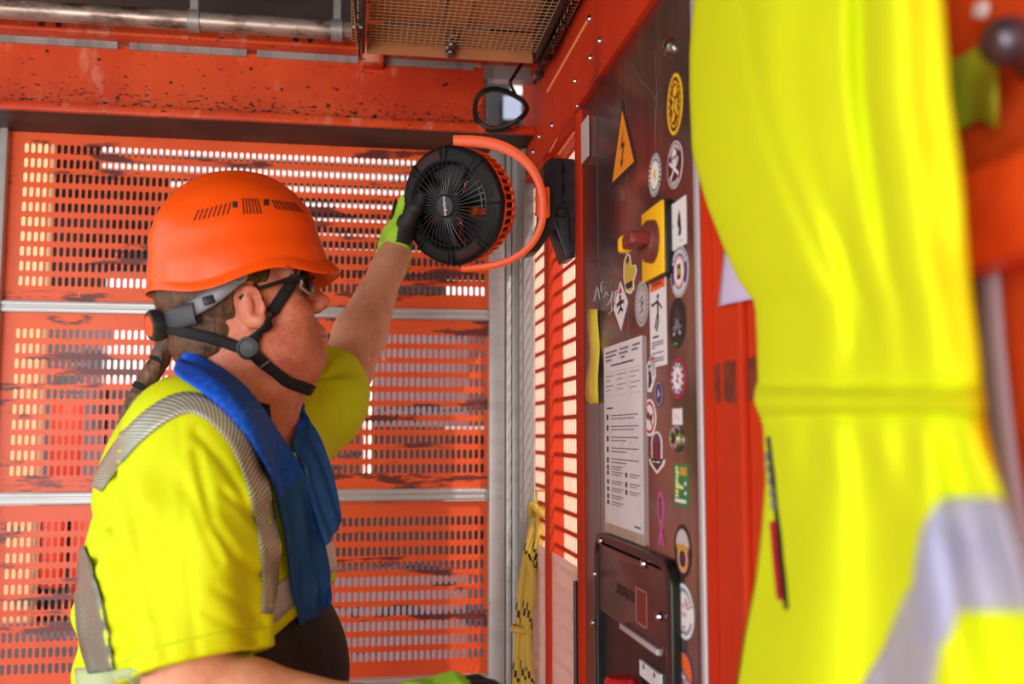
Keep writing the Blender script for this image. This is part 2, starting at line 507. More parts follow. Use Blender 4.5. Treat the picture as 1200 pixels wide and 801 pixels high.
# soot and chipped paint gathered along the foot of the header web
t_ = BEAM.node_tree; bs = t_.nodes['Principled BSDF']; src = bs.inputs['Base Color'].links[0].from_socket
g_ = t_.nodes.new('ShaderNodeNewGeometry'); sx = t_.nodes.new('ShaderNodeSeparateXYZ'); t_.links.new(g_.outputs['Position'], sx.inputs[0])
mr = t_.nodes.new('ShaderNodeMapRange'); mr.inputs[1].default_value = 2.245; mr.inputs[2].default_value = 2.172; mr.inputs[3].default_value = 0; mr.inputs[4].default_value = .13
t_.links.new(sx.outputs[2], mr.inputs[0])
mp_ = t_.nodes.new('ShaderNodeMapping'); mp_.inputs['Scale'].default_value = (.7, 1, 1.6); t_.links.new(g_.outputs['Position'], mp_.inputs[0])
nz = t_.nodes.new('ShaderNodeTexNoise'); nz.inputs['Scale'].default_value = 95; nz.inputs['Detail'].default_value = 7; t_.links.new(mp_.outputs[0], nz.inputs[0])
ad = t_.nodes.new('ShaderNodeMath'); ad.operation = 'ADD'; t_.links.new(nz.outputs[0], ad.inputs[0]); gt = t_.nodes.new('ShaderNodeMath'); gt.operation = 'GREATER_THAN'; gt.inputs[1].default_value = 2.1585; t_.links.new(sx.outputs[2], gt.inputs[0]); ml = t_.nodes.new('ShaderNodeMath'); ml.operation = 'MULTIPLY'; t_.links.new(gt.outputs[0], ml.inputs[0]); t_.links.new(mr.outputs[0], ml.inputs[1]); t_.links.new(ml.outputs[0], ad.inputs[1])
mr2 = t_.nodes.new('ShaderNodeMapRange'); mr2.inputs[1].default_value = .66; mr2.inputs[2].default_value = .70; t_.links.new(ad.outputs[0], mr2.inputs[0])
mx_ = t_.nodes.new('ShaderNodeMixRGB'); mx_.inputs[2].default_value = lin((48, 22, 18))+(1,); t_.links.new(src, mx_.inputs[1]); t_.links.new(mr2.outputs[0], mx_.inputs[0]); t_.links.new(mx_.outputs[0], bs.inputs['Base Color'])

# right wall
XW = .42
rw = tag(link('wall_right', None, None, (XW, .4, 0)), 'red painted steel side wall of the hoist', None, kind='structure')
mb = MB(); mb.box((XW, -1.6, 0), (XW+.03, 1.76, 2.10)); mb.box((XW, 1.76, 0), (XW+.03, 2.32, .85)); mb.build('wall_sheet', REDWALL, rw)
mb = MB(); mb.box((.400, -1.6, 2.065), (XW+.03, 2.318, 2.46)); mb.box((.396, -1.6, 2.058), (XW+.03, 2.318, 2.068)); bevel(mb.build('top_beam', REDWALL, rw), .0015)
mb = MB(); mb.box((.404, 1.718, 0), (XW+.02, 1.766, 2.06)); bevel(mb.build('mesh_post', REDWALL, rw), .002)
mb = MB(); mb.box((.408, 2.042, 0), (XW+.02, 2.092, 2.06)); bevel(mb.build('mesh_post', REDWALL, rw), .002)
perforated('perforated_sheet', 1.766, 2.102, .85, 2.062, 24, 32, .0139, .0375, .0062, .0155, 'X', XW, .0005, rw, REDWALL)
perforated('perforated_sheet', 2.104, 2.270, .85, 2.062, 11, 32, .0139, .0375, .0062, .0155, 'X', XW, .0005, rw, REDWALL)
FROST = mat('frosted_sheet', (250, 226, 220), .45, trans=.55, ior=1.3)
mb = MB(); mb.box((.4135, 1.768, .86), (.4155, 2.27, 1.215)); mb.build('frosted_sheet', FROST, rw)
mb = MB(); mb.tube([(.402, 1.772, z) for z in (.86, .95, 1.05, 1.15, 1.195)], .004, 8); mb.build('black_edge_cable', BLACK, rw)
# vertical ridge, seams and bolts on the wall
mb = MB(); mb.box((.411, 1.003, 0), (XW, 1.011, 2.06)); bevel(mb.build('ridge', REDWALL, rw), .002)
STAIN = mat('rust_stain', (104, 40, 26), .7, var=[(60, (150, 56, 34), .45, .7, (1, 1, 1))])
random.seed(4)
for (x0, x1, y0, y1) in ((834, 844, 428, 470), (848, 862, 424, 472), (872, 890, 418, 468)):
    a = onX(x0, (y0+y1)/2, XW-.0006); b = onX(x1, (y0+y1)/2, XW-.0006)
    zt, zb = onX((x0+x1)/2, y0, XW)[2], onX((x0+x1)/2, y1, XW)[2]
    mb = MB(); n = 9; ring = []
    top = [(a[1]+(b[1]-a[1])*k/n, zt+random.uniform(-.004, .004)) for k in range(n+1)]
    bot = [(a[1]+(b[1]-a[1])*k/n, zb+random.uniform(-.004, .004)) for k in range(n, -1, -1)]
    mb.prism([(XW-.0008, y, z) for y, z in top+bot], (.0008, 0, 0)); mb.build('tape_residue', STAIN, rw)
def wallbolt(a, b, X=.400, r=.007):
    p = onX(a, b, X); mb = MB()
    mb.lathe([(0, .006), (r*.6, .0055), (r, .002), (r, 0)], p, (-1, 0, 0), 12); mb.build('bolt', CHROME, rw, True)
for a, b in ((704, 48), (693, 68), (692, 22), (675, 95), (678, 124), (648, 147), (633, 160), (626, 178)): wallbolt(a, b)
GLINT = mat('seam_glint', (250, 176, 110), .35, .2)  # sun glint along the seams, put into the bead colour
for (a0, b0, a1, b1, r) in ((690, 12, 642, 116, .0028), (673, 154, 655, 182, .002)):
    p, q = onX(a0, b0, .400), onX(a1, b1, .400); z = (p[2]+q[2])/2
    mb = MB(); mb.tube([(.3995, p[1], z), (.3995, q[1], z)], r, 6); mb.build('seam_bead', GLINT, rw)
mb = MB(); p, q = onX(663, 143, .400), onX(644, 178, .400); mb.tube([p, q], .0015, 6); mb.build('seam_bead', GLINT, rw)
p = onX(685, 165, .404)
mb = MB(); mb.box((.4025, onX(682, 165, .404)[1], p[2]-.037), (.4045, onX(690, 165, .404)[1], p[2]+.037)); mb.build('worn_tape', LGREY, rw)
BRIGHT = mat('lit_orange_paint', (244, 96, 38), .4, var=[(7, (214, 70, 30), .45, .65, (1, 1, 1)), (24, (120, 60, 40), .66, .72, (1, .4, 1))])  # lighter orange: light on the near wall and rail put into the colour
mb = MB(); mb.box((XW-.0015, -1.6, 0), (XW+.001, .70, 2.056)); mb.build('lit_wall_overlay', BRIGHT, rw)  # thin overlay added so the near wall looks more brightly lit
# rail along the right wall close to the viewer
zr = [onX(1150, y, .38)[2] for y in (196, 312)]
mb = MB(); mb.box((.372, .1, zr[1]), (XW, .70, zr[0]))
bevel(mb.build('rail_tube', BRIGHT, rw), .008, 3)

# floor, ceiling, left corner posts
mb = MB(); mb.box((-1.3, -1.6, -.03), (XW+.03, 2.36, 0))
mb.build('floor', mat('chequer_floor', (120, 112, 106), .6, .3, var=[(6, (90, 80, 74), .4, .6, (1, 1, 1))])).__setitem__('kind', 'structure')
mb = MB(); mb.box((-1.3, -1.6, 2.46), (XW+.03, 2.36, 2.50))
for y in (-.9, -.1, .7, 1.4): mb.box((-1.3, y, 2.40), (XW-.02, y+.05, 2.46))
mb.build('ceiling', DARK).__setitem__('kind', 'structure')
mb = MB(); mb.box((-1.3, 2.24, 0), (-1.22, 2.32, 2.46)); mb.box((-1.3, -1.6, 0), (-1.22, -1.52, 2.46)); mb.box((-1.3, -1.6, 2.33), (-1.22, 2.3, 2.46))
mb.build('trim_3', ORANGE).__setitem__('kind', 'structure')

# pipe under the ceiling
PIPE = mat('galvanised_pipe', (190, 170, 158), .38, .55, var=[(14, (96, 62, 48), .45, .62, (.6, 1, 1.6)), (60, (230, 220, 210), .66, .74, (.4, 1, 1))])
z = onY(0, 10, 2.1)[2]
pp = thing('pipe', (-.5, 2.1, z), 'scuffed galvanised pipe running under the ceiling above the header beam', 'pipe')
mb = MB(); mb.cyl((-1.3, 2.1, z), (onY(412, 30, 2.1)[0], 2.1, z), .0205, 20); mb.build('tube', PIPE, pp, True)
for a in (228, 395):
    x = onY(a, 20, 2.1)[0]; mb = MB(); mb.cyl((x-.012, 2.1, z), (x+.012, 2.1, z), .024, 20); mb.box((x-.008, 2.088, z+.018), (x+.008, 2.112, 2.46)); mb.build('pipe_clamp', ALUG, pp, True)
mb = MB()
for k in range(3): mb.tube([(-.9+.25*k+.1*t, 2.02, 2.44-.03*math.sin(PI*t/4+k)) for t in range(5)], .014, 8)
tag(mb.build('cable', BLACK), 'black cable sagging under the dark ceiling above the galvanised pipe', 'cable')

# caged ceiling unit with wire guard
TAN = mat('copper_tan_sheet', (196, 132, 88), .42, .35, var=[(5, (168, 108, 72), .4, .65, (1, 1, 1))])
Y1 = 1.92
xl, xr = onY(430, 50, Y1)[0], onY(624, 50, Y1)[0]
zlo, zhi = onY(430, 62, Y1)[2], onY(430, 31, Y1)[2]
cu = thing('ceiling_heater', ((xl+xr)/2, 1.7, zlo), 'tan sheet metal ceiling unit behind a square wire guard', 'heater')
mb = MB(); mb.box((xl, Y1, zlo), (xr, Y1+.004, zhi)); mb.box((xl, Y1-.012, zhi-.003), (onY(518, 40, Y1)[0], Y1, zhi)); mb.box((onY(546, 40, Y1)[0], Y1-.012, zhi-.003), (xr, Y1, zhi)); mb.build('lip', TAN, cu)
xm0, xm1 = onY(520, 40, Y1)[0], onY(545, 40, Y1)[0]
mb = MB(); mb.box((xm0, 1.1, zhi), (xm1, Y1+.004, zhi+.02)); mb.build('divider', TAN, cu)
mb = MB(); mb.box((xl, 1.1, zhi+.05), (xr, Y1+.004, zhi+.06)); mb.build('top_sheet', mat('dull_brass_sheet', (150, 112, 76), .5, .4, var=[(4, (120, 92, 66), .4, .65, (1, 1, 1))]), cu)
for k, (x0, x1) in enumerate(((xl, xm0), (xm1, xr))):
    mb = MB(); mb.box((x0+.004, Y1-.14, zhi+.012), (x1-.004, Y1-.004, zhi+.016)); mb.build('vane', TAN, cu)
mb = MB(); mb.prism([(xl-.004, 1.1, zlo+.01), (xl-.004, Y1+.004, zlo), (xl-.004, Y1+.004, 2.455), (xl-.004, 1.1, 2.455)], (-.006, 0, 0)); mb.build('side_panel', BLACK, cu)
mb = MB(); mb.prism([(xr+.004, 1.1, zlo+.01), (xr+.004, Y1+.004, zlo), (xr+.004, Y1+.004, 2.455), (xr+.004, 1.1, 2.455)], (.006, 0, 0)); mb.build('side_panel', BLACK, cu)
WIRE = mat('guard_wire', (205, 170, 130), .4, .5)
mb = MB(); zm = (zlo*.62+zhi*.38); n = 34
xs = [xl-.03+(xr-xl+.07)*k/n for k in range(n+1)]
for x in xs:
    mb.tube([(x, 1.3, zm), (x, Y1-.006, zm)], .0009, 4, cap=False)
for k in range(40):
    y = Y1-.008-k*.0145
    mb.tube([(xl-.03, y, zm), (xr+.04, y, zm)], .0009, 4, cap=False)
g = mb.build('wire_guard', WIRE, cu); g['kind'] = 'stuff'
mb = MB()
for s, x in ((-1, xl-.012), (1, xr+.012)):
    mb = MB(); mb.prism([(x, Y1+.01, zlo-.005), (x, Y1-.05, zlo-.005), (x+s*.035, 1.3, zlo+.06), (x+s*.035, 1.3, 2.455), (x+s*.03, Y1+.01, 2.455)], (s*.004, 0, 0)); mb.build('guard_flank', BLACK, cu)
mb = MB()
for k in range(16):
    y = Y1-.01-k*.03
    for s, x in ((-1, xl-.018), (1, xr+.018)): mb.tube([(x, y, zlo+.0), (x+s*(.012+.0012*k), y-.05, 2.45)], .0009, 4, cap=False)
for k in range(9):
    for s, x in ((-1, xl-.020), (1, xr+.020)): mb.tube([(x+s*.004*k/2, Y1-.01, zlo+.01+k*.02), (x+s*.02, 1.35, zlo+.05+k*.02)], .0009, 4, cap=False)
g = mb.build('flank_wires', WIRE, cu); g['kind'] = 'stuff'
BALL = None
for a, b, r in ((531, 42, .0115), (529, 52, .010), (528, 61, .008)):
    p = onY(a, b, Y1-.022); mb = MB()
    mb.lathe([(0, r), (r*.5, r*.87), (r*.87, r*.5), (r, 0), (r*1.25, -.002), (r*1.25, -.005), (r*.6, -.006), (r*.6, -.022)], p, (0, -1, 0), 16); mb.build('dome_bolt', mat('dull_bolt', (110, 100, 96), .3, .8), cu, True)
# cable clipped along the corner
cc = thing('conduit', (.385, 1.9, 2.2), 'dark conduit with saddles running along the top of the red wall', 'conduit')
p, q = onX(667, 4, .388), onX(626, 106, .388); z = (p[2]+q[2])/2
mb = MB(); mb.tube([(.388, 1.2, z), (.388, q[1], z)], .0055, 8); mb.build('tube', BLACK, cc, True)
for t in (.12, .38, .62, .88):
    y = p[1]+(q[1]-p[1])*t; mb = MB(); mb.cyl((.388, y-.012, z), (.388, y+.012, z), .0085, 10); mb.box((.388, y-.006, z-.006), (.401, y+.006, z+.006)); mb.build('saddle', mat('dull_bolt', (110, 100, 96), .3, .8), cc, True)
# loop of cable in front of the header opening
c = onY(587, 127, 2.11); mb = MB(); pts = []
for k in range(40):
    a = 2*PI*k/40*1.0
    pts.append(c+RT*(.058*math.cos(a))+ZZ*(.043*math.sin(a))+AW*(.02*math.sin(a*2)))
mb.tube(pts, .0056, 8, closed=True)
pts2 = [q+np.array([.002, .008, -.004])*1.0+(q-c)*.06 for q in pts]
mb.tube(pts2[5:33], .0035, 8)
lp = thing('cable_loop', tuple(c-ZZ*.05), 'black cable coiled in a loop at the header opening beside the corner', 'cable')
mb.build('coil', BLACK, lp, True)
mb = MB(); mb.tube([pts[6], c+RT*.02+ZZ*.06, c+RT*.05+ZZ*.12+AW*.03, (.388, 2.14, 2.36)], .004, 8); mb.build('lead', BLACK, lp, True)
mb = MB(); mb.box((.30, 2.16, 2.33), (.395, 2.2, 2.40)); tag(mb.build('junction_box', BLACK), 'small black junction box in the upper corner above the cable loop', 'box')

# ================================================================ OUTSIDE THE CAGE
mb = MB(); mb.box((-14, -12, -.2), (14, 16, -.1)); mb.build('ground', mat('site_ground', (150, 142, 132), .9, var=[(1, (120, 114, 108), .4, .6, (1, 1, 1))])).__setitem__('kind', 'structure')
CREAM = mat('cream_render', (228, 196, 150), .9, var=[(3, (212, 180, 138), .4, .65, (1, 1, 1))])
YF = 4.2
xe = onY(60, 175, YF)[0]
bd = tag(link('building_facade', None, None, (0, YF, -.1)), 'cream rendered building front with open grey floors beyond the gate', 'building', kind='structure')
mb = MB(); mb.box((-6, YF, -.1), (xe, YF+.05, 6)); mb.build('cream_wall', CREAM, bd)
mb = MB(); mb.box((.62, YF, -.1), (6, YF+.3, 6)); mb.build('cream_wall', mat('peach_render', (255, 216, 190), .9), bd)
mb = MB(); mb.box((xe, YF+2.6, -.1), (.62, YF+2.7, 3.2)); mb.box((xe, YF, -.1), (.62, YF+2.7, .1)); mb.box((xe, YF+.02, 3.0), (.62, YF+2.7, 3.3)); mb.build('inner_wall', CONC, bd)
mb = MB(); mb.box((xe-.02, YF, 3.0), (.64, YF+.2, 6)); mb.build('lintel', CONC, bd)
def facade_box(name, x0, x1, y0, y1, Y, th, m, lab=None):
    p, q = onY(x0, y0, Y), onY(x1, y1, Y)
    mb = MB(); mb.box((p[0], Y, q[2]), (q[0], Y+th, p[2])); return mb.build(name, m, bd)
WH = mat('white_board', (236, 234, 236), .7)
DK = mat('dark_board', (40, 40, 46), .8)
GB = mat('blue_grey_board', (112, 112, 124), .8)
for (a, b, c_, d) in ((122, 250, 405, 452), (386, 434, 446, 500)): facade_box('white_board', a, b, c_, d, YF+.05, .03, WH)
facade_box('grey_board', 118, 600, 150, 330, YF+1.4, .03, mat('dim_board', (66, 62, 66), .8))
facade_box('dark_board', 437, 580, 502, 572, YF+.2, .03, DK)
facade_box('dark_board', 395, 580, 598, 655, YF+.2, .03, DK)
facade_box('white_column', 428, 437, 396, 560, YF+.03, .06, WH)
for (a, b, c_, d) in ((50, 122, 160, 350), (250, 380, 290, 350), (440, 500, 500, 560), (40, 200, 590, 800)): facade_box('dark_board', a, b, c_, d, YF+.5, .03, DK)
for (a, b, c_, d) in ((122, 220, 455, 575), (437, 575, 375, 500), (390, 575, 590, 800), (130, 380, 590, 800), (48, 122, 375, 590)): facade_box('grey_board', a, b, c_, d, YF+.25, .03, GB)
facade_box('dark_board', 545, 665, 60, 150, YF-.15, .03, DK)
facade_box('window_pane', 590, 611, 112, 140, YF-.18, .03, mat('pale_blue_pane', (150, 164, 190), .3))
facade_box('white_board', 599, 612, 100, 111, YF-.18, .03, WH)
for k in range(8):
    y = 158+17.6*k
    p, q = onY(140, y, YF), onY(560, y, YF)
    zz = (p[2]+q[2])/2
    mb = MB(); mb.box((onY(110 if k < 3 else 190, y, YF)[0], YF+.10+.02*k, zz-.012), (onY(575, y, YF)[0], YF+.13+.02*k, zz+.010)); mb.build('white_slat', WH, bd)
RB = mat('red_barrel', (206, 60, 40), .5)
for (a, b, r) in ((78, 520, .06), (100, 655, .055), (62, 640, .04), (180, 555, .05), (215, 560, .05)):
    p = onY(a, b, YF-.25); mb = MB(); mb.lathe([(0, .15), (r*.9, .15), (r, .14), (r, -.14), (r*.9, -.15), (0, -.15)], p, (0, 0, 1), 16)
    o = mb.build('red_drum', RB, bd, True)
mb = MB(); mb.box((-1.6, YF-.45, -.1), (-.45, YF-.1, onY(110, 690, YF-.25)[2]-.14)); mb.build('loading_deck', CONC, bd)
# ================================================================ CONTROL CABINET on the right wall
XP = .4060                                # front face of the cabinet
cab = thing('control_cabinet', (XP+.01, 1.47, .1), 'dull stainless steel control cabinet door covered in stickers on the red wall', 'cabinet')
mb = MB(); mb.box((XP, 1.124, .10), (XW-.0005, 1.714, 2.056)); bevel(mb.build('door', STEEL, cab), .002)
mb = MB(); mb.box((XP-.0035, 1.104, .10), (XP+.001, 1.119, 2.056)); bevel(mb.build('edge_strip', EDGE, cab), .0018)
mb = MB(); mb.box((XP+.001, 1.104, .10), (XW-.0005, 1.119, 2.056)); mb.build('side_return', REDWALL, cab)
mb = MB(); mb.box((XP-.0005, 1.119, .10), (XP+.004, 1.124, 2.056)); mb.build('gasket', BLACK, cab)
def lock(a, b, r, lab):
    p = onX(a, b, XP); mb = MB()
    mb.lathe([(0, .004), (r*.55, .004), (r*.6, .008), (r*.9, .007), (r, .002), (r, 0)], p, (-1, 0, 0), 20); mb.box(p+np.array([-.007, -.002, -r*.45]), p+np.array([-.003, .002, r*.45]), 1)
    o = mb.build('cam_lock', [CHROME, BLACK], cab, True); o['label'] = lab
lock(795, 514, .0165, 'chrome round lock under the small white square'); lock(785, 55, .013, 'chrome round lock near the top')
# marker scribbles and glue streaks
for pts in ([(696, 352), (700, 336)], [(701, 338), (703, 350)], [(705, 342), (704, 334), (706, 330)], [(708, 348), (711, 342), (713, 346)], [(712, 358), (716, 350), (717, 364), (713, 368)], [(718, 341), (716, 352)], [(722, 340), (720, 352), (723, 358)]):
    mb = MB(); q = [onX(a, b, XP-.0006) for a, b in pts]; mb.tube(q, .0011, 5); mb.build('chalk_mark', LGREY, cab)
HAZE = mat('glue_haze', (128, 108, 106), .4, .7)
for pts, r in (([(742, 75), (752, 92), (764, 106), (771, 118)], .003), ([(769, 60), (771, 110), (769, 160), (771, 200)], .0022)):
    mb = MB(); q = [onX(a, b, XP+r*.75) for a, b in pts]; mb.tube(q, r, 6); mb.build('glue_streak', HAZE, cab)
for a in (700.5, 735.5):
    p = onX(a, 300, XP); mb = MB(); mb.box((XP-.0004, p[1]-.0007, 1.25), (XP, p[1]+.0007, 2.04)); mb.build('scratch', HAZE, cab)

# ---- printed stickers: layered flat print, 2-D art in units of the half size
class Art:
    """u to the right as seen, v up; drawn in layers .0002 apart"""
    def __init__(s, a, b, hu, hv, rot=0.):
        s.c = onX(a, b, XP); s.hu, s.hv, s.rot = hu, hv, rot; s.mb = MB(); s.mats = []; s.k = 0; s.flat = False
    def _m(s, m):
        if m not in s.mats: s.mats.append(m)
        return s.mats.index(m)
    def pt(s, u, v, k=None):
        c, n = math.cos(s.rot), math.sin(s.rot)
        x, y = u*s.hu, v*s.hv; x, y = x*c-y*n, x*n+y*c
        return (XP-.0006-.00008*(min(s.k, 2) if s.flat else s.k), s.c[1]-x, s.c[2]+y)
    def poly(s, pts, m):
        mi = s._m(m); s.k += 1; n = len(pts)
        if s.k == 1:
            f = [s.pt(u, v) for u, v in pts]; s.mb.prism(f, (XP-.00005-f[0][0], 0, 0), mi)
        else: s.mb.add([s.pt(u, v) for u, v in pts], [tuple(range(n))], mi)
        return s
    def ell(s, m, ru=1., rv=1., cu=0., cv=0., n=32, a0=0, a1=2*PI):
        return s.poly([(cu+ru*math.cos(a0+(a1-a0)*k/n), cv+rv*math.sin(a0+(a1-a0)*k/n)) for k in range(n)], m)
    def rect(s, m, u0, v0, u1, v1): return s.poly([(u0, v0), (u1, v0), (u1, v1), (u0, v1)], m)
    def line(s, m, pts, wd):
        for (a, b), (c, d) in zip(pts, pts[1:]):
            dx, dy = (c-a)*s.hu, (d-b)*s.hv; L = math.hypot(dx, dy)+1e-9
            nx, ny = -dy/L*wd/s.hu, dx/L*wd/s.hv
            s.poly([(a+nx, b+ny), (c+nx, d+ny), (c-nx, d-ny), (a-nx, b-ny)], m); s.k -= 1
        s.k += 1
        return s
    def dashes(s, m, r, n, wd, a0=0, a1=2*PI, fill=.6, hgt=.09):
        mi = s._m(m); s.k += 1
        for k in range(n):
            t0 = a0+(a1-a0)*k/n; t1 = t0+(a1-a0)/n*fill
            s.mb.add([s.pt(q*math.cos(t), q*math.sin(t)) for q, t in ((r-hgt, t0), (r-hgt, t1), (r+hgt, t1), (r+hgt, t0))], [(0, 1, 2, 3)], mi)
        return s
    def text(s, m, txt, u, v, size, rot=0., bold=.0, spacing=1.):
        V, F = text_poly(txt, spacing, bold); mi = s._m(m); s.k += 1
        c, n = math.cos(rot), math.sin(rot)
        s.mb.add([s.pt(u+(x*c-y*n)*size/s.hu, v+(x*n+y*c)*size/s.hv) for x, y in V], F, mi)
        return s
    def done(s, name, label, cat='sticker', group='stickers on the control cabinet'):
        o = s.mb.build(name, s.mats, None, False, fix=False)
        return tag(o, label, cat, group)
def px2(a, b): p = onX(a, b, XP); return p
def halfsize(w_, h_, a, b):
    """half extents in metres of w_ x h_ pixels about pixel (a, b)"""
    p, q = onX(a-w_/2, b, XP), onX(a+w_/2, b, XP); r, t = onX(a, b-h_/2, XP), onX(a, b+h_/2, XP)
    return (p[1]-q[1])/2, (r[2]-t[2])/2
def art(a, b, w_, h_, rot=0.):
    hu, hv = halfsize(w_, h_, a, b); return Art(a, b, hu, hv, rot)

# triangle warning sign
vs = [onX(728, 122, XP), onX(717.5, 218, XP), onX(742.5, 181, XP)]
vs = [onX(728, 123, XP)]
cy = onX(730, 180, XP); s_ = .077
A = Art(730, 170, s_, s_*.9)
A.poly([(0, 1.02), (-.98, -.72), (.98, -.72)], INK).poly([(0, .80), (-.80, -.62), (.80, -.62)], mat('warning_amber', (236, 142, 30), .4))
A.poly([(.12, .42), (-.16, -.06), (.02, -.04), (-.10, -.34), (-.18, -.30), (-.08, -.52), (.06, -.32), (-.02, -.33), (.18, .04), (.0, .03)], INK)
A.done('warning_sign', 'amber triangle warning sign with black lightning bolt', 'sign', None)
# 1 yellow oval
A = art(791, 122, 18, 72); A.ell(YEL).ell(INK, .82, .88).ell(YEL, .66, .76).ell(MAR, .60, .70)
A.poly([(-.1, .55), (.25, .6), (.4, .35), (.15, .2), (.45, .05), (.3, -.2), (.5, -.5), (.1, -.3), (-.05, -.55), (-.4, -.5), (-.2, -.2), (-.45, .0), (-.1, .1), (-.4, .3), (-.15, .35)], YEL)
A.line(INK, [(-.1, .3), (.2, .1), (-.1, -.1), (.15, -.35)], .0016).dashes(YEL, .72, 18, 0, hgt=.05, fill=.5)
A.done('sticker', 'tall yellow and black oval sticker, topmost on the cabinet')
# 2 skull
A = art(791, 193, 18, 55); A.ell(WHITE).ell(MAR, .95, .95).dashes(WHITE, .80, 16, 0, .2*PI, .8*PI).dashes(WHITE, .80, 10, 0, 1.3*PI, 1.7*PI)
A.line(WHITE, [(-.5, -.5), (.5, .15)], .0022).line(WHITE, [(.5, -.5), (-.5, .15)], .0022)
A.ell(WHITE, .30, .34, 0, .34).rect(WHITE, -.16, -.05, .16, .15).ell(MAR, .09, .1, -.13, .3, 10).ell(MAR, .09, .1, .13, .3, 10)
for u, v in ((-.5, -.5), (.5, -.5), (-.5, .15), (.5, .15)): A.ell(WHITE, .1, .1, u, v, 10)
A.done('sticker', 'round maroon sticker with white skull and crossbones')
# 3
A = art(768, 205, 16, 54); A.ell(INK).ell(LGREY, .94, .94).ell(INK, .88, .88).dashes(WHITE, .76, 22, 0, hgt=.08).ell(WHITE, .62, .62)
A.poly([(-.3, .05), (-.05, .25), (.25, .15), (.1, 0), (.3, -.15), (0, -.25), (-.1, -.05)], YEL).ell(YEL, .05, .05, -.82, 0, 8).ell(YEL, .05, .05, .82, 0, 8)
A.done('sticker', 'round white sticker with dark lettered ring and small yellow mark')
# 5 white rectangle with dark feather shape
A = art(796, 262, 17, 56); A.rect(WHITE, -1, -1, 1, 1)
A.poly([(.1, .62), (.25, .3), (.3, .0), (.35, -.3), (.25, -.52), (-.1, -.5), (.0, -.2), (-.2, .0), (-.1, .3)], INK).ell(INK, .07, .05, .3, -.75, 8).ell(INK, .07, .05, -.75, .0, 8)
A.done('sticker', 'white rectangular sticker with a dark curved feather shape')
# 6
A = art(796.5, 318, 20, 60); A.ell(WHITE).ell(NAVY, .96, .96).dashes(WHITE, .80, 9, 0, .12*PI, .88*PI, .7, .1).dashes(WHITE, .8, 7, 0, 1.2*PI, 1.8*PI, .75, .12).ell(PINK, .62, .62).ell(WHITE, .5, .5).rect(MAR, -.22, -.3, .22, .3).rect(YEL, -.08, -.12, .08, .12)
A.done('sticker', 'navy ringed round sticker with pink centre and brown barrel')
# 7 safety label with falling figure
A = art(771.5, 376, 19, 106); A.rect(WHITE, -1, -1, 1, 1).rect(ORP, -.9, .70, .9, .95)
A.text(INK, 'WARNING', 0, .82, .0085, bold=.02)
A.ell(INK, .14, .055, .05, .55, 12).line(INK, [(.0, .48), (.05, .2)], .0032).line(INK, [(-.65, .38), (0, .44), (.55, .25)], .0018).line(INK, [(.05, .2), (-.15, .02), (-.35, -.15)], .0022).line(INK, [(.05, .2), (.1, .0), (-.15, -.22)], .0022).line(INK, [(-.65, .38), (-.75, .44)], .0016)
A.line(INK, [(-.6, -.34), (.1, -.34)], .0013)
for v in (-.46, -.52, -.58, -.70, -.82, -.88): A.line(INKG, [(-.75, v), (.7 if v != -.58 else -.3, v)], .0008)
A.done('safety_label', 'white safety label with orange warning band and falling figure', 'sign', None)
# 8
A = art(752.5, 356, 16.5, 55); A.ell(INKG).ell(LGREY, .95, .95).dashes(INKG, .8, 26, 0, hgt=.07).ell(INKG, .64, .64).ell(LGREY, .6, .6)
A.line(INKG, [(-.3, .1), (.1, .35), (.3, .0), (-.1, -.1), (.2, -.3), (-.3, -.35)], .0016).ell(INK, .1, .1, .05, .05, 10).done('sticker', 'faded grey and white round sticker beside the diamond')
# 9 diamond
A = art(727.5, 358, 17, 58); A.poly([(0, 1), (-1, .02), (0, -1), (1, .02)], WHITE).poly([(0, .82), (-.28, .5), (.28, .5)], REDP)
A.ell(INK, .14, .1, .0, .34, 12).line(INK, [(-.5, .05), (0, .15), (.5, .1)], .003).line(INK, [(0, .25), (.05, -.1)], .004).line(INK, [(.05, -.1), (-.3, -.28)], .0025).line(INK, [(.05, -.1), (.35, -.25)], .0025).ell(REDP, .12, .08, .45, .12, 10)
A.done('sticker', 'white diamond sticker with black figure and red peak')
# 10
A = art(738, 319, 17, 52); O = [(-.3, 1), (.1, .75), (.25, .25), (.8, .2), (1, -.1), (.55, -.5), (.6, -.85), (.1, -1), (-.5, -.8), (-.85, -.1), (-.8, .6)]
A.poly(O, WHITE).poly([(u*.86, v*.9) for u, v in O], mat('olive_print', (206, 176, 60), .45)).poly([(-.62, -.45), (.42, -.42), (.4, -.72), (-.4, -.7)], INK).poly([(-.5, .6), (-.2, .85), (.05, .6), (-.2, .4)], mat('brown_print', (110, 52, 30), .45))
A.done('sticker', 'yellow and black cut-out sticker with white outline under the switch')
# 11
A = art(794, 378, 20, 60); A.ell(TEAL).ell(INK, .92, .94).poly([(0, .8), (-.45, .2), (-.35, .1), (.35, .1), (.45, .2)], TEAL)
A.ell(INKG, .24, .16, 0, .0, 14).line(INKG, [(-.5, -.2), (0, -.1), (.5, -.2)], .002).line(INKG, [(-.3, -.35), (0, -.15), (.3, -.35)], .0022).ell(LGREY, .12, .07, -.35, -.42, 10).ell(LGREY, .12, .07, .35, -.42, 10).line(mat('dim_green_print', (90, 140, 70), .5), [(-.4, -.8), (.1, -.82)], .0016)
A.done('sticker', 'dark oval sticker with grey hooded skeleton')
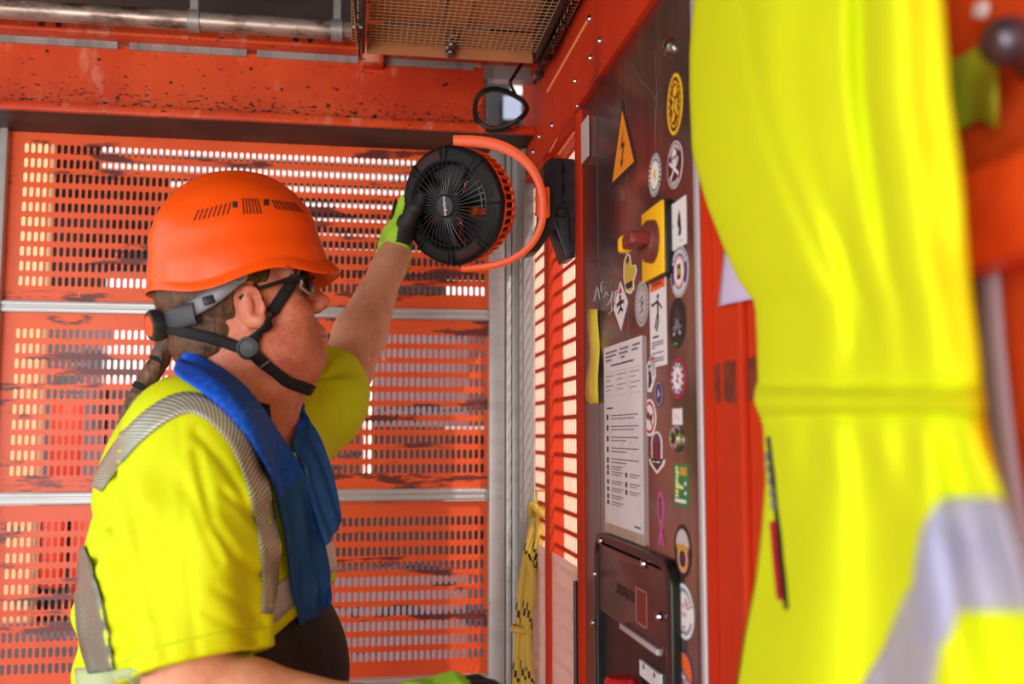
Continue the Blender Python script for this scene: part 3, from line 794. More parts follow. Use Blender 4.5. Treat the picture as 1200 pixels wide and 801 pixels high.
# 12
A = art(794.5, 443, 18, 48); A.ell(REDP).ell(NAVY, .86, .88).dashes(WHITE, .70, 12, 0, hgt=.08, fill=.5).ell(WHITE, .56, .58).poly([(-.2, .3), (.3, .1), (.05, -.05), (.3, -.3), (-.25, -.15), (0, .05)], REDP).done('sticker', 'red and navy ringed round sticker with white centre')
# 13
A = art(763.5, 437, 12, 44, .12); O = [(-.8, .55), (.2, .95), (.9, .8), (.8, -.3), (.4, -.6), (-.2, -1), (-.9, -.85)]
A.poly(O, WHITE).poly([(-.6, .45), (-.1, .55), (.0, .1), (.1, -.5), (-.4, -.75), (-.7, -.7), (-.5, -.1)], INK).ell(WHITE, .16, .12, -.28, .25, 10).line(REDP, [(-.2, .72), (.7, .72)], .0016)
for v in (.3, .15, .0, -.15): A.line(INKG, [(.25, v), (.75, v)], .0007)
A.done('sticker', 'small white cut-out sticker with long-haired figure and red heading')
# 14
A = art(772.5, 461, 10, 32); A.ell(mat('purple_print', (92, 50, 84), .4)).ell(LGREY, .84, .88).ell(NAVY, .74, .8).poly([(-.1, .4), (.35, -.1), (-.3, -.3)], LGREY).done('sticker', 'small purple oval sticker with a pale sail')
# 15
A = art(761.5, 489, 15, 44); A.ell(WHITE).ell(REDP, .84, .86).ell(WHITE, .66, .7)
A.poly([(-.5, .2), (-.1, .3), (.2, .1), (.55, .2), (.4, -.15), (.2, -.35), (.05, -.1), (-.3, -.1)], INK).line(REDP, [(-.5, .5), (.5, -.5)], .0018).done('sticker', 'white round sticker with red prohibition ring over dark animal')
# 16
A = art(794, 488, 11, 19); A.rect(WHITE, -1, -1, 1, 1).ell(PINK, .2, .25, -.3, .1, 8).ell(PINK, .2, .25, .3, -.2, 8).done('sticker', 'tiny white square sticker above the round lock')
# 18
A = art(770, 530, 19, 50); O = [(.5*math.cos(t)*1.3, .45+.55*math.sin(t)) for t in np.linspace(0, PI, 13)]+[(-.62, -.35), (-1, -.3), (-.8, -.6), (-.3, -.85), (0, -1), (.3, -.85), (.8, -.6), (1, -.3), (.62, -.35)]
A.poly(O, WHITE).poly([(u*.8, v*.88+.02) for u, v in O], MAR).poly([(.45*math.cos(t), .45+.38*math.sin(t)) for t in np.linspace(0, PI, 11)], mat('purple_print', (92, 50, 84), .4)).rect(mat('deep_red_print', (120, 24, 44), .4), -.35, -.25, .35, .42).rect(INK, -.66, -.52, .66, -.36)
A.line(WHITE, [(-.5, -.44), (-.2, -.44)], .0009).line(WHITE, [(-.05, -.44), (.45, -.44)], .0009).done('sticker', 'maroon arched badge sticker with white outline and dark ribbon')
# 19
A = art(798.5, 568, 17, 50); A.rect(GRN, -1, -1, 1, 1).rect(mat('gold_print', (196, 150, 50), .4), -.1, .45, .8, .85)
LT = mat('lime_text', (220, 230, 150), .4)
for v, a, b in ((.8, -.7, -.35), (.6, -.7, -.2), (.4, -.65, -.3), (.2, -.7, -.35), (.02, -.7, -.1), (-.08, -.7, .4), (-.3, -.7, -.3), (-.5, -.7, -.3)): A.line(LT, [(a, v), (b, v-.03)], .0022)
A.ell(WHITE, .14, .1, .7, .1, 10).ell(WHITE, .14, .1, .7, -.35, 10).rect(WHITE, -.75, -.82, .8, -.66).done('sticker', 'green rectangular sticker with pale upright lettering')
# 20 ribbon
A = art(775, 607, 11, 64)
A.line(MAG, [(-.45, -1), (.55, .3), (.5, .7), (0, .95)], .0036).line(MAG, [(.6, -1), (-.55, .3), (-.5, .7), (0, .95)], .0036).done('sticker', 'pink awareness ribbon sticker below the arched badge')
# 21
A = art(800.5, 645, 20, 62); A.ell(INK, 1, 1).poly([(.78*math.cos(t), .1+.72*math.sin(t)) for t in np.linspace(.1, PI-.1, 13)], LGREY).ell(mat('peach_print', (226, 150, 104), .4), .62, .56, 0, -.28).ell(INK, .36, .32, 0, -.3).rect(mat('gold_print', (196, 150, 50), .4), -.7, .02, .7, .2).ell(NAVY, .2, .18, 0, -.3)
A.done('sticker', 'black oval patch sticker with pale cap and orange shield')
# 22
A = art(802, 716, 24, 66); A.ell(INKG).ell(WHITE, .96, .97).dashes(NAVY, .76, 13, 0, .1*PI, .9*PI, .6, .08).dashes(NAVY, .76, 13, 0, 1.1*PI, 1.9*PI, .6, .08)
A.dashes(REDP, .45, 3, 0, .3, 1.4, .6, .1).ell(PINK, .2, .1, 0, .2, 12).ell(PINK, .26, .1, .05, -.1, 12).ell(REDP, .12, .06, 0, -.55, 10).done('sticker', 'large white oval sticker with blue lettering around the edge')
# 23
A = art(803, 790, 30, 62); A.ell(NAVY, .62, .78, 0, .1).ell(ORP, .54, .70, 0, .1)
A.poly([(-1, .62), (-.9, .18), (1, -.95), (1, -.5)], NAVY).poly([(-.92, .50), (-.86, .24), (.94, -.84), (.94, -.58)], WHITE)
A.text(NAVY, 'LABORERS', .03, -.16, .0125, -.64, .01).done('sticker', 'orange round sticker crossed by a white lettered banner, lowest on the cabinet')
# A4 notice in its sleeve
p = [onX(708, 408, XP), onX(753, 392, XP), onX(708, 612, XP)]
cy_, hu = (p[0][1]+p[1][1])/2, (p[0][1]-p[1][1])/2; hv = (p[0][2]-p[2][2])/2
A = Art(730, 500, hu, hv); A.c = np.array([XP, cy_, (p[0][2]+p[2][2])/2])
A.rect(PAPER, -1, -1, 1, 1); A.flat = True
for v, segs in ((.93, ((-.9, -.25), (-.1, .35), (.55, .9))), (.885, ((-.9, -.3), (-.15, .3), (.5, .8))), (.84, ((-.9, -.55), (-.05, .15)))):
    for a, b in segs: A.line(INKG, [(a, v), (b, v)], .0016)
A.line(INK, [(-.6, .775), (.6, .775)], .0012)
for a, b in ((-.9, -.45), (-.25, .2), (.4, .85)):
    for v in (.66, .61, .55, .50): A.line(INKG, [(a, v), (b-(.15 if v in (.61, .50) else 0), v)], .0007)
    A.line(LGREY, [(a-.03, .70), (b+.03, .70), (b+.03, .44), (a-.03, .44), (a-.03, .70)], .0006)
A.line(INK, [(-.85, .30), (-.5, .30)], .0012)
for v in (.20, .08, -.04, -.16, -.28):
    A.rect(INK, -.87, v-.032, -.76, v+.03)
    A.line(INKG, [(-.62, v+.015), (.78, v+.015)], .0009).line(INKG, [(-.62, v-.02), (.6 if v > 0 else .2, v-.02)], .0009)
for v, two in ((-.36, 0), (-.42, 1), (-.52, 1), (-.60, 1), (-.68, 0), (-.75, 0)):
    A.rect(INK, -.87, v-.026, -.76, v+.024)
    A.line(INKG, [(-.62, v+.012), (.0, v+.012)], .0008).line(INKG, [(-.62, v-.014), (-.1, v-.014)], .0008)
    if two:
        A.rect(INK, .12, v-.026, .22, v+.024); A.line(INKG, [(.32, v+.012), (.85, v+.012)], .0008).line(INKG, [(.32, v-.014), (.7, v-.014)], .0008)
A.line(INK, [(.55, -.93), (.82, -.93)], .0012)
o = A.done('notice_sheet', 'white printed notice sheet with small black pictograms taped to the cabinet', 'notice', None)
WLOC[o.name] = Vector(o.location)
TAPE = mat('clear_tape', (196, 182, 160), .35, trans=.15, var=[(60, (170, 154, 134), .45, .7, (1, 1, 1))])
mb = MB(); mb.box((XP-.0012, cy_-hu*1.02, A.c[2]-hv*1.09), (XP-.0001, cy_+hu*1.0, A.c[2]-hv*.985)); mb.build('tape_strip', TAPE, o)
mb = MB(); mb.box((XP-.0010, cy_-hu*1.16, A.c[2]-hv*1.07), (XP-.0001, cy_-hu*1.001, A.c[2]+hv*.98)); mb.build('tape_strip', mat('clear_sleeve', (190, 176, 176), .3, trans=.35), o)
# yellow tape hanging on the cabinet edge
G = []
for k in range(13):
    t = k/12; pa, pb = onX(688.5+1.5*math.sin(t*5), 362+106*t, XP-.003), onX(701-.5*math.sin(t*7), 362+(104+(6 if k == 12 else 0))*t, XP-.003)
    G.append([pa+np.array([-.002*math.sin(t*9), 0, 0]), (pa+pb)/2+np.array([-.003, 0, -.004*(k == 12)]), pb+np.array([-.002*math.cos(t*8), 0, 0])])
mb = MB(); mb.grid(G); o = mb.build('yellow_tape', mat('yellow_tape', (222, 196, 60), .4, var=[(30, (196, 168, 48), .45, .7, (1, 1, .3))]), None, True)
solidify(o, .001); tag(o, 'strip of crinkled yellow tape hanging on the cabinet beside the notice', 'tape')

# rotary isolator switch
XF = XP-.012
y0s, y1s = onX(778, 275, XF)[1], onX(753, 275, XF)[1]
zts, zbs = onX(778, 232, XF)[2], onX(778, 320, XF)[2]
scy = np.array([XF, (y0s+y1s)/2, (zts+zbs)/2])
sw = thing('isolator_switch', (XP, scy[1], zbs), 'yellow rotary isolator switch with dark red handle on the cabinet', 'switch')
mb = MB(); mb.box((XF+.002, y0s, zbs), (XP, y1s, zts)); bevel(mb.build('housing', BLACK, sw), .002)
mb = MB(); mb.box((XF-.002, y0s+.001, zbs+.001), (XF+.0018, y1s-.001, zts-.001)); bevel(mb.build('face_plate', mat('switch_yellow', (252, 190, 14), .4), sw), .001)
HND = mat('switch_red', (124, 34, 34), .4)
c = np.array([XF-.002, scy[1]-.006, scy[2]]); RR = (zts-zbs)*.30
mb = MB(); mb.lathe([(0, .013), (RR*.8, .013), (RR*.96, .009), (RR, 0)], c, (-1, 0, 0), 32); mb.build('rotor', mat('switch_dark_red', (108, 52, 50), .4), sw, True)
mb = MB(); mb.prism([c+np.array([-.010, .026, -.009]), c+np.array([-.038, .036, -.009]), c+np.array([-.038, -.024, -.009]), c+np.array([-.010, -.026, -.009])], (0, 0, .019)); o = bevel(mb.build('handle', HND, sw), .004, 3)
mb = MB(); mb.box(c+np.array([-.039, .016, -.0105]), c+np.array([-.022, .038, .0115])); bevel(mb.build('handle_tip', mat('switch_yellow', (252, 190, 14), .4), o), .004)

# socket box with clear lid at the bottom
z0 = onX(735, 640, XP-.02)[2]
XS = XP-.014
sb_y0, sb_y1 = onX(786, 700, XS)[1], onX(695, 640, XS)[1]
zt = onX(730, 636, XS)[2]
sk = thing('socket_box', (XP, 1.52, .93), 'black recessed socket box with smoked lid under the notice sheet', 'socket box')
def rrect(y0, y1, z0_, z1_, r, n=6):
    out = []
    for cy2, cz2, a0 in ((y0+r, z1_-r, PI/2), (y0+r, z0_+r, PI), (y1-r, z0_+r, 1.5*PI), (y1-r, z1_-r, 0)):
        for k in range(n+1):
            a = a0+PI/2*k/n; out.append((cy2+r*math.cos(a), cz2+r*math.sin(a)))
    return out
o_ = rrect(sb_y0, sb_y1, .90, zt, .035); i_ = rrect(sb_y0+.026, sb_y1-.02, .925, zt-.012, .022)
mb = MB(); n = len(o_)
vs = [(XP-.014, y, z) for y, z in o_]+[(XP-.014, y, z) for y, z in i_]+[(XP, y, z) for y, z in o_]+[(XP, y, z) for y, z in i_]
mb.add(vs, [f for k in range(n) for f in (((k, (k+1) % n, n+(k+1) % n, n+k)), (k, 2*n+k, 2*n+(k+1) % n, (k+1) % n), (n+k, n+(k+1) % n, 3*n+(k+1) % n, 3*n+k))])
bevel(mb.build('frame', BLACKG, sk), .0025)
mb = MB(); mb.prism([(XP-.002, y, z) for y, z in i_], (.0015, 0, 0)); mb.build('back_panel', mat('socket_dark', (20, 22, 28), .4), sk)
SMOKE = mat('smoked_lid', (64, 34, 36), .25, spec=.6)
zl = (onX(772, 764, XS)[2]+onX(728, 733, XS)[2])/2
lid = [(y, z) for y, z in rrect(sb_y0+.03, sb_y1-.024, zl, zt-.016, .014)]
mb = MB(); mb.prism([(XP-.012, y, z) for y, z in lid], (.004, 0, 0)); ld = bevel(mb.build('lid', SMOKE, sk), .001)
p = onX(732, 694, XP-.012)
mb = MB()
for k in range(7):                                        # raised letters worn past reading
    y = p[1]+.042-.014*k
    mb.box((XP-.0127, y-.0042, p[2]-.007), (XP-.012, y-.002, p[2]+.008)); mb.box((XP-.0127, y-.002, p[2]+(.004 if k % 2 else -.007)), (XP-.012, y+.004, p[2]+(.008 if k % 2 else -.003)))
g = mb.build('worn_lettering', mat('lid_lettering', (40, 22, 26), .5), ld); g['kind'] = 'stuff'
mb = MB(); p = onX(752, 711, XP-.012); hw_, hh_ = .026, .0245
mb.box((XP-.0126, p[1]-hw_, p[2]-hh_), (XP-.0121, p[1]+hw_, p[2]+hh_))
mb.build('window', mat('lid_window', (110, 36, 26), .3), ld)
mb = MB()
for (a, b, c_, d) in ((-1, -1, 1, -.93), (-1, .93, 1, 1), (-1, -1, -.95, 1), (.95, -1, 1, 1)):
    mb.box((XP-.0131, p[1]+a*hw_, p[2]+b*hh_), (XP-.0126, p[1]+c_*hw_, p[2]+d*hh_))
mb.build('window_frame', mat('pale_line', (170, 130, 126), .4), ld)
mb = MB(); mb.box((XP-.017, onX(772, 760, XS)[1], zl-.004), (XP-.009, onX(728, 733, XS)[1], zl+.004)); bevel(mb.build('lid_lip', EDGE, sk), .001)
for a, b in ((704, 633), (754, 660), (772, 722), (697, 672), (695, 729)):
    p = onX(a, b, XP-.014); mb = MB(); mb.lathe([(0, .004), (.005, .0035), (.007, 0)], p, (-1, 0, 0), 10); mb.build('screw', CHROME, sk, True)
p = onX(728, 795, XP-.03); mb = MB(); mb.lathe([(0, .010), (.020, .009), (.024, .004), (.024, -.05)], np.array([XP-.03, p[1], p[2]-.006]), (0, 0, 1), 24)
b_ = mb.build('stop_button', mat('button_red', (190, 28, 30), .3), sk, True); b_['label'] = 'round red button'
mb = MB(); q1, q2 = onX(751, 772, XP-.006), onX(774, 800, XP-.006); mb.box((XP-.008, q2[1], q2[2]-.01), (XP-.003, q1[1], q1[2])); b_ = mb.build('rating_plate', PAPER, sk); b_['label'] = 'white rating plate'
for y in (q1[1]-.02, q2[1]+.02):
    mb = MB(); mb.lathe([(0, .0008), (.0035, .0006), (.004, 0)], (XP-.008, y, (q1[2]+q2[2])/2), (-1, 0, 0), 8); mb.build('rivet', DARK, b_)

# lavender paper card on the wall behind the jacket
q = [onX(848, 294, .413), onX(884, 306, .411), onX(884, 350, .411), onX(841, 359, .413)]
G = []
for i in range(8):
    t = i/7
    G.append([np.array(q[0])*(1-s)*(1-t)+np.array(q[1])*s*(1-t)+np.array(q[3])*(1-s)*t+np.array(q[2])*s*t+np.array([-.003*math.sin(PI*min(1, s)), 0, 0]) for s in np.linspace(0, 1.2, 8)])
mb = MB(); mb.grid(G); o = mb.build('paper_card', mat('lavender_card', (206, 190, 224), .7), None, True); solidify(o, .0015)
tag(o, 'pale lavender paper card sticking out behind the hanging jacket', 'card')

# rope hanging in the corner: two strands tied at the top
ROPE = mat('yellow_rope', (196, 160, 58), .6)
RBK = mat('rope_tracer', (30, 26, 24), .7)
rp = thing('rope', tuple(onY(612, 800, 2.24)), 'yellow rope with black tracer tied to the corner mesh', 'rope')
def rope(pts, r, twist=26, n=10):
    pts = [np.array(p) for p in pts]
    # resample
    d = [0]
    for a, b in zip(pts, pts[1:]): d.append(d[-1]+np.linalg.norm(b-a))
    N = max(8, int(d[-1]/.008)); t = np.linspace(0, d[-1], N)
    ar = np.array(pts); Q = np.stack([np.interp(t, d, ar[:, k]) for k in range(3)], 1)
    for _ in range(6): Q[1:-1] = (Q[:-2]+2*Q[1:-1]+Q[2:])/4
    mb = MB(); mb.tube(list(Q), [r*(1+.05*math.sin(k*1.9)) for k in range(N)], n)
    # tracer: faces that follow a helix
    k0 = 0
    for i in range(N-1):
        for k in range(n):
            if (k+int(i*.62)) % n == 0: mb.m[i*n+k] = 1
    return mb.build('strand', [ROPE, RBK], rp, True)
Y0 = 2.235
rope([onY(629, 596, Y0), onY(625, 620, Y0), onY(618, 650, Y0-.01), onY(612, 690, Y0-.02), onY(609, 735, Y0-.02), onY(606, 800, Y0-.02), onY(604, 900, Y0-.02), onY(600, 1150, Y0-.02)], .0115)
rope([onY(632, 594, Y0-.01), onY(633, 630, Y0-.02), onY(626, 655, Y0-.03), onY(620, 690, Y0-.035), onY(615, 735, Y0-.035), onY(615, 800, Y0-.035), onY(618, 900, Y0-.035), onY(616, 1150, Y0-.03)], .0105)
rope([onY(618, 650, Y0-.03), onY(624, 668, Y0-.045), onY(623, 700, Y0-.05), onY(618, 738, Y0-.05), onY(622, 800, Y0-.05), onY(628, 930, Y0-.04)], .0095)
mb = MB(); c = onY(630, 597, Y0-.012)
mb.tube([c+RT*.016*math.cos(t)+ZZ*.011*math.sin(2*t)+AW*.012*math.sin(t)-AW*.006 for t in np.linspace(0, 2*PI, 24, endpoint=False)], .0085, 8, closed=True)
mb.build('knot', [ROPE], rp, True)
mb = MB(); c = onY(612, 737, Y0-.035); mb.lathe([(.022, -.008), (.026, -.003), (.026, .003), (.022, .008)], c, (0.1, 0, 1), 16); mb.build('whipping', ROPE, rp, True)
mb = MB(); c = onY(629, 590, Y0-.01); mb.tube([(c[0], c[1], c[2]), (XW-.004, c[1], c[2]+.03), (XW+.02, c[1], c[2]+.03)], .004, 8); mb.build('tie_loop', ROPE, rp, True)

# ================================================================ HANGING JACKET (close to the viewer, out of focus)
HIVIS = mat('hi_vis_fabric', (224, 234, 20), .75, spec=.2, bump=(420, .12))
REFL = mat('reflective_silver', (186, 182, 200), .42, spec=.5, var=[(9, (160, 154, 176), .4, .65, (1, 1, 1))])
rowsJ = [(-140, 850, 1040), (-90, 826, 1085), (-40, 819, 1100), (0, 813, 1106), (60, 808, 1110), (110, 808, 1113), (180, 811, 1124), (240, 828, 1130), (300, 852, 1134), (330, 866, 1137), (355, 885, 1140), (400, 887, 1146), (445, 888, 1150), (458, 884, 1152), (470, 884, 1154), (482, 888, 1153), (500, 894, 1156), (560, 897, 1170), (620, 892, 1186), (680, 884, 1202), (740, 872, 1218), (801, 862, 1234), (860, 856, 1246), (920, 852, 1256)]
ry = [r[0] for r in rowsJ]
def jx(s, py):
    """distance of the cloth from the cage's middle plane, with its hanging folds"""
    base = .388-.098*s**.8-.035*math.sin(PI*min(1, s))**.7
    up = 1/(1+math.exp((py-450)/25)); lo_ = 1/(1+math.exp(-(py-500)/25))
    def crease(c, wd, amp): return amp*math.exp(-((s-c)/wd)**2)
    f = 0
    f += up*crease(.66, .035, .016)*(1/(1+math.exp((py-270)/60)))          # sleeve against body
    f -= up*crease(.80, .10, .010)
    f += up*crease(.42+.0003*(py-100), .05, .008)*math.exp(-((py-330)/120)**2)
    f -= up*crease(.30, .09, .006)
    f += up*crease(.20+.0006*py, .03, .003)
    f += up*crease(.55-.0006*(py-200), .05, .005)*math.exp(-((py-350)/150)**2)
    f += lo_*(.010*math.sin(s*17+.004*(py-480)*(1-2*s))*min(1, (py-470)/160)+.006*math.sin(s*31+1.3)*math.exp(-((py-510)/60)**2))
    f -= .010*math.exp(-((py-470)/11)**2)                                   # waistband roll
    f += .006*math.exp(-((py-489)/6)**2)+.005*math.exp(-((py-450)/6)**2)
    f += .0025*wob(np.array([s*3, py*.009, 0.]), 4)
    return base+f*1.4
NJ = 72
PYS = np.concatenate([np.arange(-140, 440, 12), np.arange(440, 500, 4), np.arange(500, 922, 12)])
def jpt(s, py, d=0.):
    L, Rr = np.interp(py, ry, [r[1] for r in rowsJ]), np.interp(py, ry, [r[2] for r in rowsJ])
    return onX(L+(Rr-L)*s, py, jx(s, py)+d)
G = []
for py in PYS:
    row = [jpt(s, py) for s in np.linspace(0, 1, NJ)]
    L, Rr = np.interp(py, ry, [r[1] for r in rowsJ]), np.interp(py, ry, [r[2] for r in rowsJ])
    back = [onX(L+(Rr-L)*s, py, .404) for s in np.linspace(.97, .03, 16)]
    G.append(row+back)
jk = thing('hanging_jacket', (.38, .6, 1.15), 'yellow hi-vis jacket with silver bands hanging on the red wall beside the cabinet', 'jacket')
k = int(np.searchsorted(PYS, 456)); k2 = int(np.searchsorted(PYS, 488))
for nm, g in (('upper_body', G[:k+1]), ('waistband', G[k:k2+1]), ('skirt', G[k2:])):
    mb = MB(); mb.grid(g, closed_v=True)
    o = mb.build(nm, HIVIS, jk, True, auto=None)
top = G[0]; mb = MB(); mb.add([p for p in top], [tuple(range(len(top)))]); mb.build('collar', HIVIS, jk, True)
hk = (top[30][0]+.06, top[30][1], top[30][2]+.02)
mb = MB(); mb.tube([(XW-.02, hk[1], hk[2]+.05), (.37, hk[1], hk[2]+.04), (.345, hk[1], hk[2]+.05), (.34, hk[1], hk[2]+.08)], .005, 8); tag(mb.build('coat_hook', DARK, None, True), 'dark steel hook holding the yellow jacket on the wall', 'hook')
mb = MB(); mb.tube([np.array(top[30]), np.array([.372, hk[1], hk[2]+.05]), np.array(top[36])], .004, 8); mb.build('hanging_loop', HIVIS, jk, True)
# silver bands sewn on the skirt
def patch(name, poly_rows, m):
    """rows of (py, s_left_px, s_right_px)"""
    G = []
    for py, a, b in poly_rows:
        L, Rr = np.interp(py, ry, [r[1] for r in rowsJ]), np.interp(py, ry, [r[2] for r in rowsJ])
        G.append([jpt(((a+(b-a)*t)-L)/(Rr-L), py, -.0022) for t in np.linspace(0, 1, 14)])
    mb = MB(); mb.grid(G); o = mb.build(name, m, jk, True, auto=None); solidify(o, .0016, 0); return o
def densify(rows, n=24):
    ys = np.linspace(rows[0][0], rows[-1][0], n)
    return [(y, np.interp(y, [r[0] for r in rows], [r[1] for r in rows]), np.interp(y, [r[0] for r in rows], [r[2] for r in rows])) for y in ys]
patch('reflective_band', densify([(583, 1108, 1166), (592, 1096, 1177), (650, 1104, 1193), (700, 1112, 1206), (716, 1116, 1210)]), REFL)
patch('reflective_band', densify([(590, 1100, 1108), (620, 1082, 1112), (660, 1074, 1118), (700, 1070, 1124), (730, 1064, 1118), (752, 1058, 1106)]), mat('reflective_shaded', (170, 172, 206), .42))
patch('reflective_band', densify([(690, 1066, 1072), (720, 1052, 1100), (760, 1036, 1100), (801, 1012, 1092), (850, 985, 1084), (910, 960, 1070)]), REFL)
# zip pocket along the front edge
def jl(px_, py): 
    L, Rr = np.interp(py, ry, [r[1] for r in rowsJ]), np.interp(py, ry, [r[2] for r in rowsJ]); return jpt((px_-L)/(Rr-L), py, -.003)
zp = [jl(901, 512), jl(905, 545), jl(909, 590), jl(913, 620), jl(917, 660), jl(922, 712)]
mb = MB(); mb.tube(zp, [.0028]*6, 8); z_ = mb.build('zip', mat('zip_black', (28, 26, 32), .5), jk, True)
mb = MB(); mb.tube([jl(911, 612)+np.array([-.004, 0, 0]), jl(915, 655)+np.array([-.004, 0, 0]), jl(920, 700)+np.array([-.004, 0, 0])], .0035, 8); mb.build('zip_pull', mat('zip_red', (176, 16, 44), .5), z_, True)
mb = MB()
for t in range(5): mb.obox(jl(903+1.6*t, 535+14*t)+np.array([-.003, 0, 0]), (.001, 0, 0), (0, .003, 0), (0, 0, .004))
mb.build('zip_teeth', GREYP, z_)
# pale grey strap hanging beyond the jacket
G = []
for py, a, b in ((214, 1136, 1168), (260, 1138, 1170), (330, 1142, 1173), (400, 1146, 1178), (460, 1150, 1184), (530, 1158, 1192), (600, 1168, 1202), (660, 1180, 1214), (760, 1196, 1236)):
    G.append([onX(a+(b-a)*t, py, .413-.005*math.sin(PI*t)+.001*math.sin(py*.03)) for t in np.linspace(0, 1, 7)])
mb = MB(); mb.grid(G); o = mb.build('grey_strap', mat('grey_strap_cloth', (190, 180, 194), .7), None, True); solidify(o, .003)
tag(o, 'pale grey cloth strap hanging down the red wall past the jacket', 'strap')
# dome headed knob and lime cloth on the rail
p = onX(1178, 47, .375)
kn = thing('rail_knob', tuple(p), 'dark grey dome headed knob on the wall above the orange rail', 'knob')
mb = MB(); ax = (-.75, -.65, .05); mb.lathe([(0, .012), (.007, .0105), (.0125, .006), (.0152, 0), (.0145, -.004), (.006, -.005), (.006, -.06)], p, ax, 28); mb.build('head', mat('knob_grey', (92, 86, 98), .3, .6), kn, True)
p2 = onX(1152, 12, .405); mb = MB(); mb.lathe([(0, .006), (.005, .005), (.0065, 0)], p2, (-1, 0, 0), 14); tag(mb.build('screw_head', WHITE, None, True), 'small white screw head on the wall above the dark knob', 'screw')
G = []
for i in range(12):
    t = i/11
    G.append([onX(1110+62*s, 62+85*t+6*math.sin(s*7), .411-.014*s*math.sin(PI*t)-.006*s*math.sin(5*s+3*t)) for s in np.linspace(0, 1, 12)])
mb = MB(); mb.grid(G); o = mb.build('lime_cloth', mat('lime_cloth', (172, 196, 40), .8), None, True); solidify(o, .004); subsurf(o)
tag(o, 'crumpled lime cloth tucked behind the jacket above the orange rail', 'cloth')
# ================================================================ CLIP-ON FAN
def nrm(v): v = np.array(v, float); return v/np.linalg.norm(v)
FC = P(528, 241, 1.80)
fn = nrm(-FW*math.cos(math.radians(32))-RT*math.sin(math.radians(32))-UP*.15)
e2 = nrm(UP-fn*(UP@fn)); e1 = np.cross(e2, fn)
def fl(x, y, z): return FC+x*e1+y*e2+z*fn
def pol(r, a, z): return fl(r*math.cos(a), r*math.sin(a), z)
apex = P(637, 237, 1.82)
fan = thing('clip_fan', tuple(FC-ZZ*.13), 'round black and orange clip fan on its bracket beside the wall panel', 'fan')
FBLK = mat('fan_black', (11, 11, 13), .55, spec=.35)
mb = MB()
prof = [(.0845, -.030), (.0800, .003), (.0825, .0065), (.102, .0052), (.1085, .000), (.1085, -.014), (.102, -.018), (.094, -.018), (.0885, -.030), (.0845, -.030)]
mb.lathe(prof, FC, fn, 96, mod=lambda a, j: 1+(.012 if j in (4, 5) and math.cos(8*a) > .72 else 0))
ring = mb.build('front_ring', FBLK, fan, True)
LENS = mat('lens_dark_red', (52, 10, 12), .4, spec=.3)
for k in range(8):
    a0 = 2*PI*k/8+.10; mb = MB(); G = []
    for j in range(9):
        a = a0+.58*j/8; G.append([pol(.0850, a, .0076), pol(.0935, a, .0080), pol(.1015, a, .0066)])
    mb.grid(G); o = mb.build('light_lens', LENS if k in (2, 6) else FBLK, ring, True)
    a = 2*PI*k/8-.02; mb = MB(); er = math.cos(a)*e1+math.sin(a)*e2; et = -math.sin(a)*e1+math.cos(a)*e2
    mb.obox(FC+er*.0960+fn*.003, er*.0130, et*.0022, fn*.0055); bevel(mb.build('ring_rib', FBLK, ring), .001)
# guard: every spoke a piece of its own
def gz(r): return .004+.012*math.sin(PI*min(1, max(0, (.081-r)/.059))*.62)
NS = 44
GUARD = mat('guard_black', (40, 40, 44), .35)
for k in range(NS):
    a = 2*PI*k/NS; mb = MB()
    mb.tube([pol(r, a+.10*(r-.02)/.07, gz(r)) for r in (.020, .034, .048, .062, .073, .081)], .00115, 5); mb.build('guard_spoke', GUARD, fan, True)
for r in (.0735, .0805):
    mb = MB(); mb.tube([pol(r, 2*PI*k/48, gz(r)-.0005) for k in range(48)], .0011, 5, closed=True); mb.build('guard_hoop', GUARD, fan, True)
mb = MB(); mb.lathe([(0, .0195), (.018, .0195), (.0205, .0185), (.0225, .015), (.0225, .008), (.020, .006)], FC, fn, 40); hub = mb.build('hub_cap', mat('hub_grey', (48, 48, 52), .45), fan, True)
mb = MB(); mb.lathe([(.0185, .0197), (.0195, .0200), (.0205, .0190)], FC, fn, 40); mb.build('hub_rim', FBLK, hub, True)
V, F = text_poly('ergodyne', 1.0, .012)
mb = MB(); mb.add([fl(-y*.0092, x*.0092, .0199) for x, y in V], F); mb.build('lettering', WHITE, hub, fix=False)
# rotor
for k in range(5):
    G = []
    for i in range(7):
        r = .022+.058*i/6; row = []
        for j in range(6):
            a = 2*PI*k/5+.25+.95*(j/5-.5)*(.75+.5*i/6)+.18*i/6
            row.append(pol(r, a, -.016+.020*(j/5-.5)*(1-.3*i/6)))
        G.append(row)
    mb = MB(); mb.grid(G); o = mb.build('fan_blade', mat('blade_black', (16, 16, 19), .5), fan, True); solidify(o, .0014, 0)
mb = MB(); mb.lathe([(0, -.004), (.018, -.004), (.021, -.01), (.021, -.028), (0, -.030)], FC, fn, 28); mb.build('rotor_hub', FBLK, fan, True)
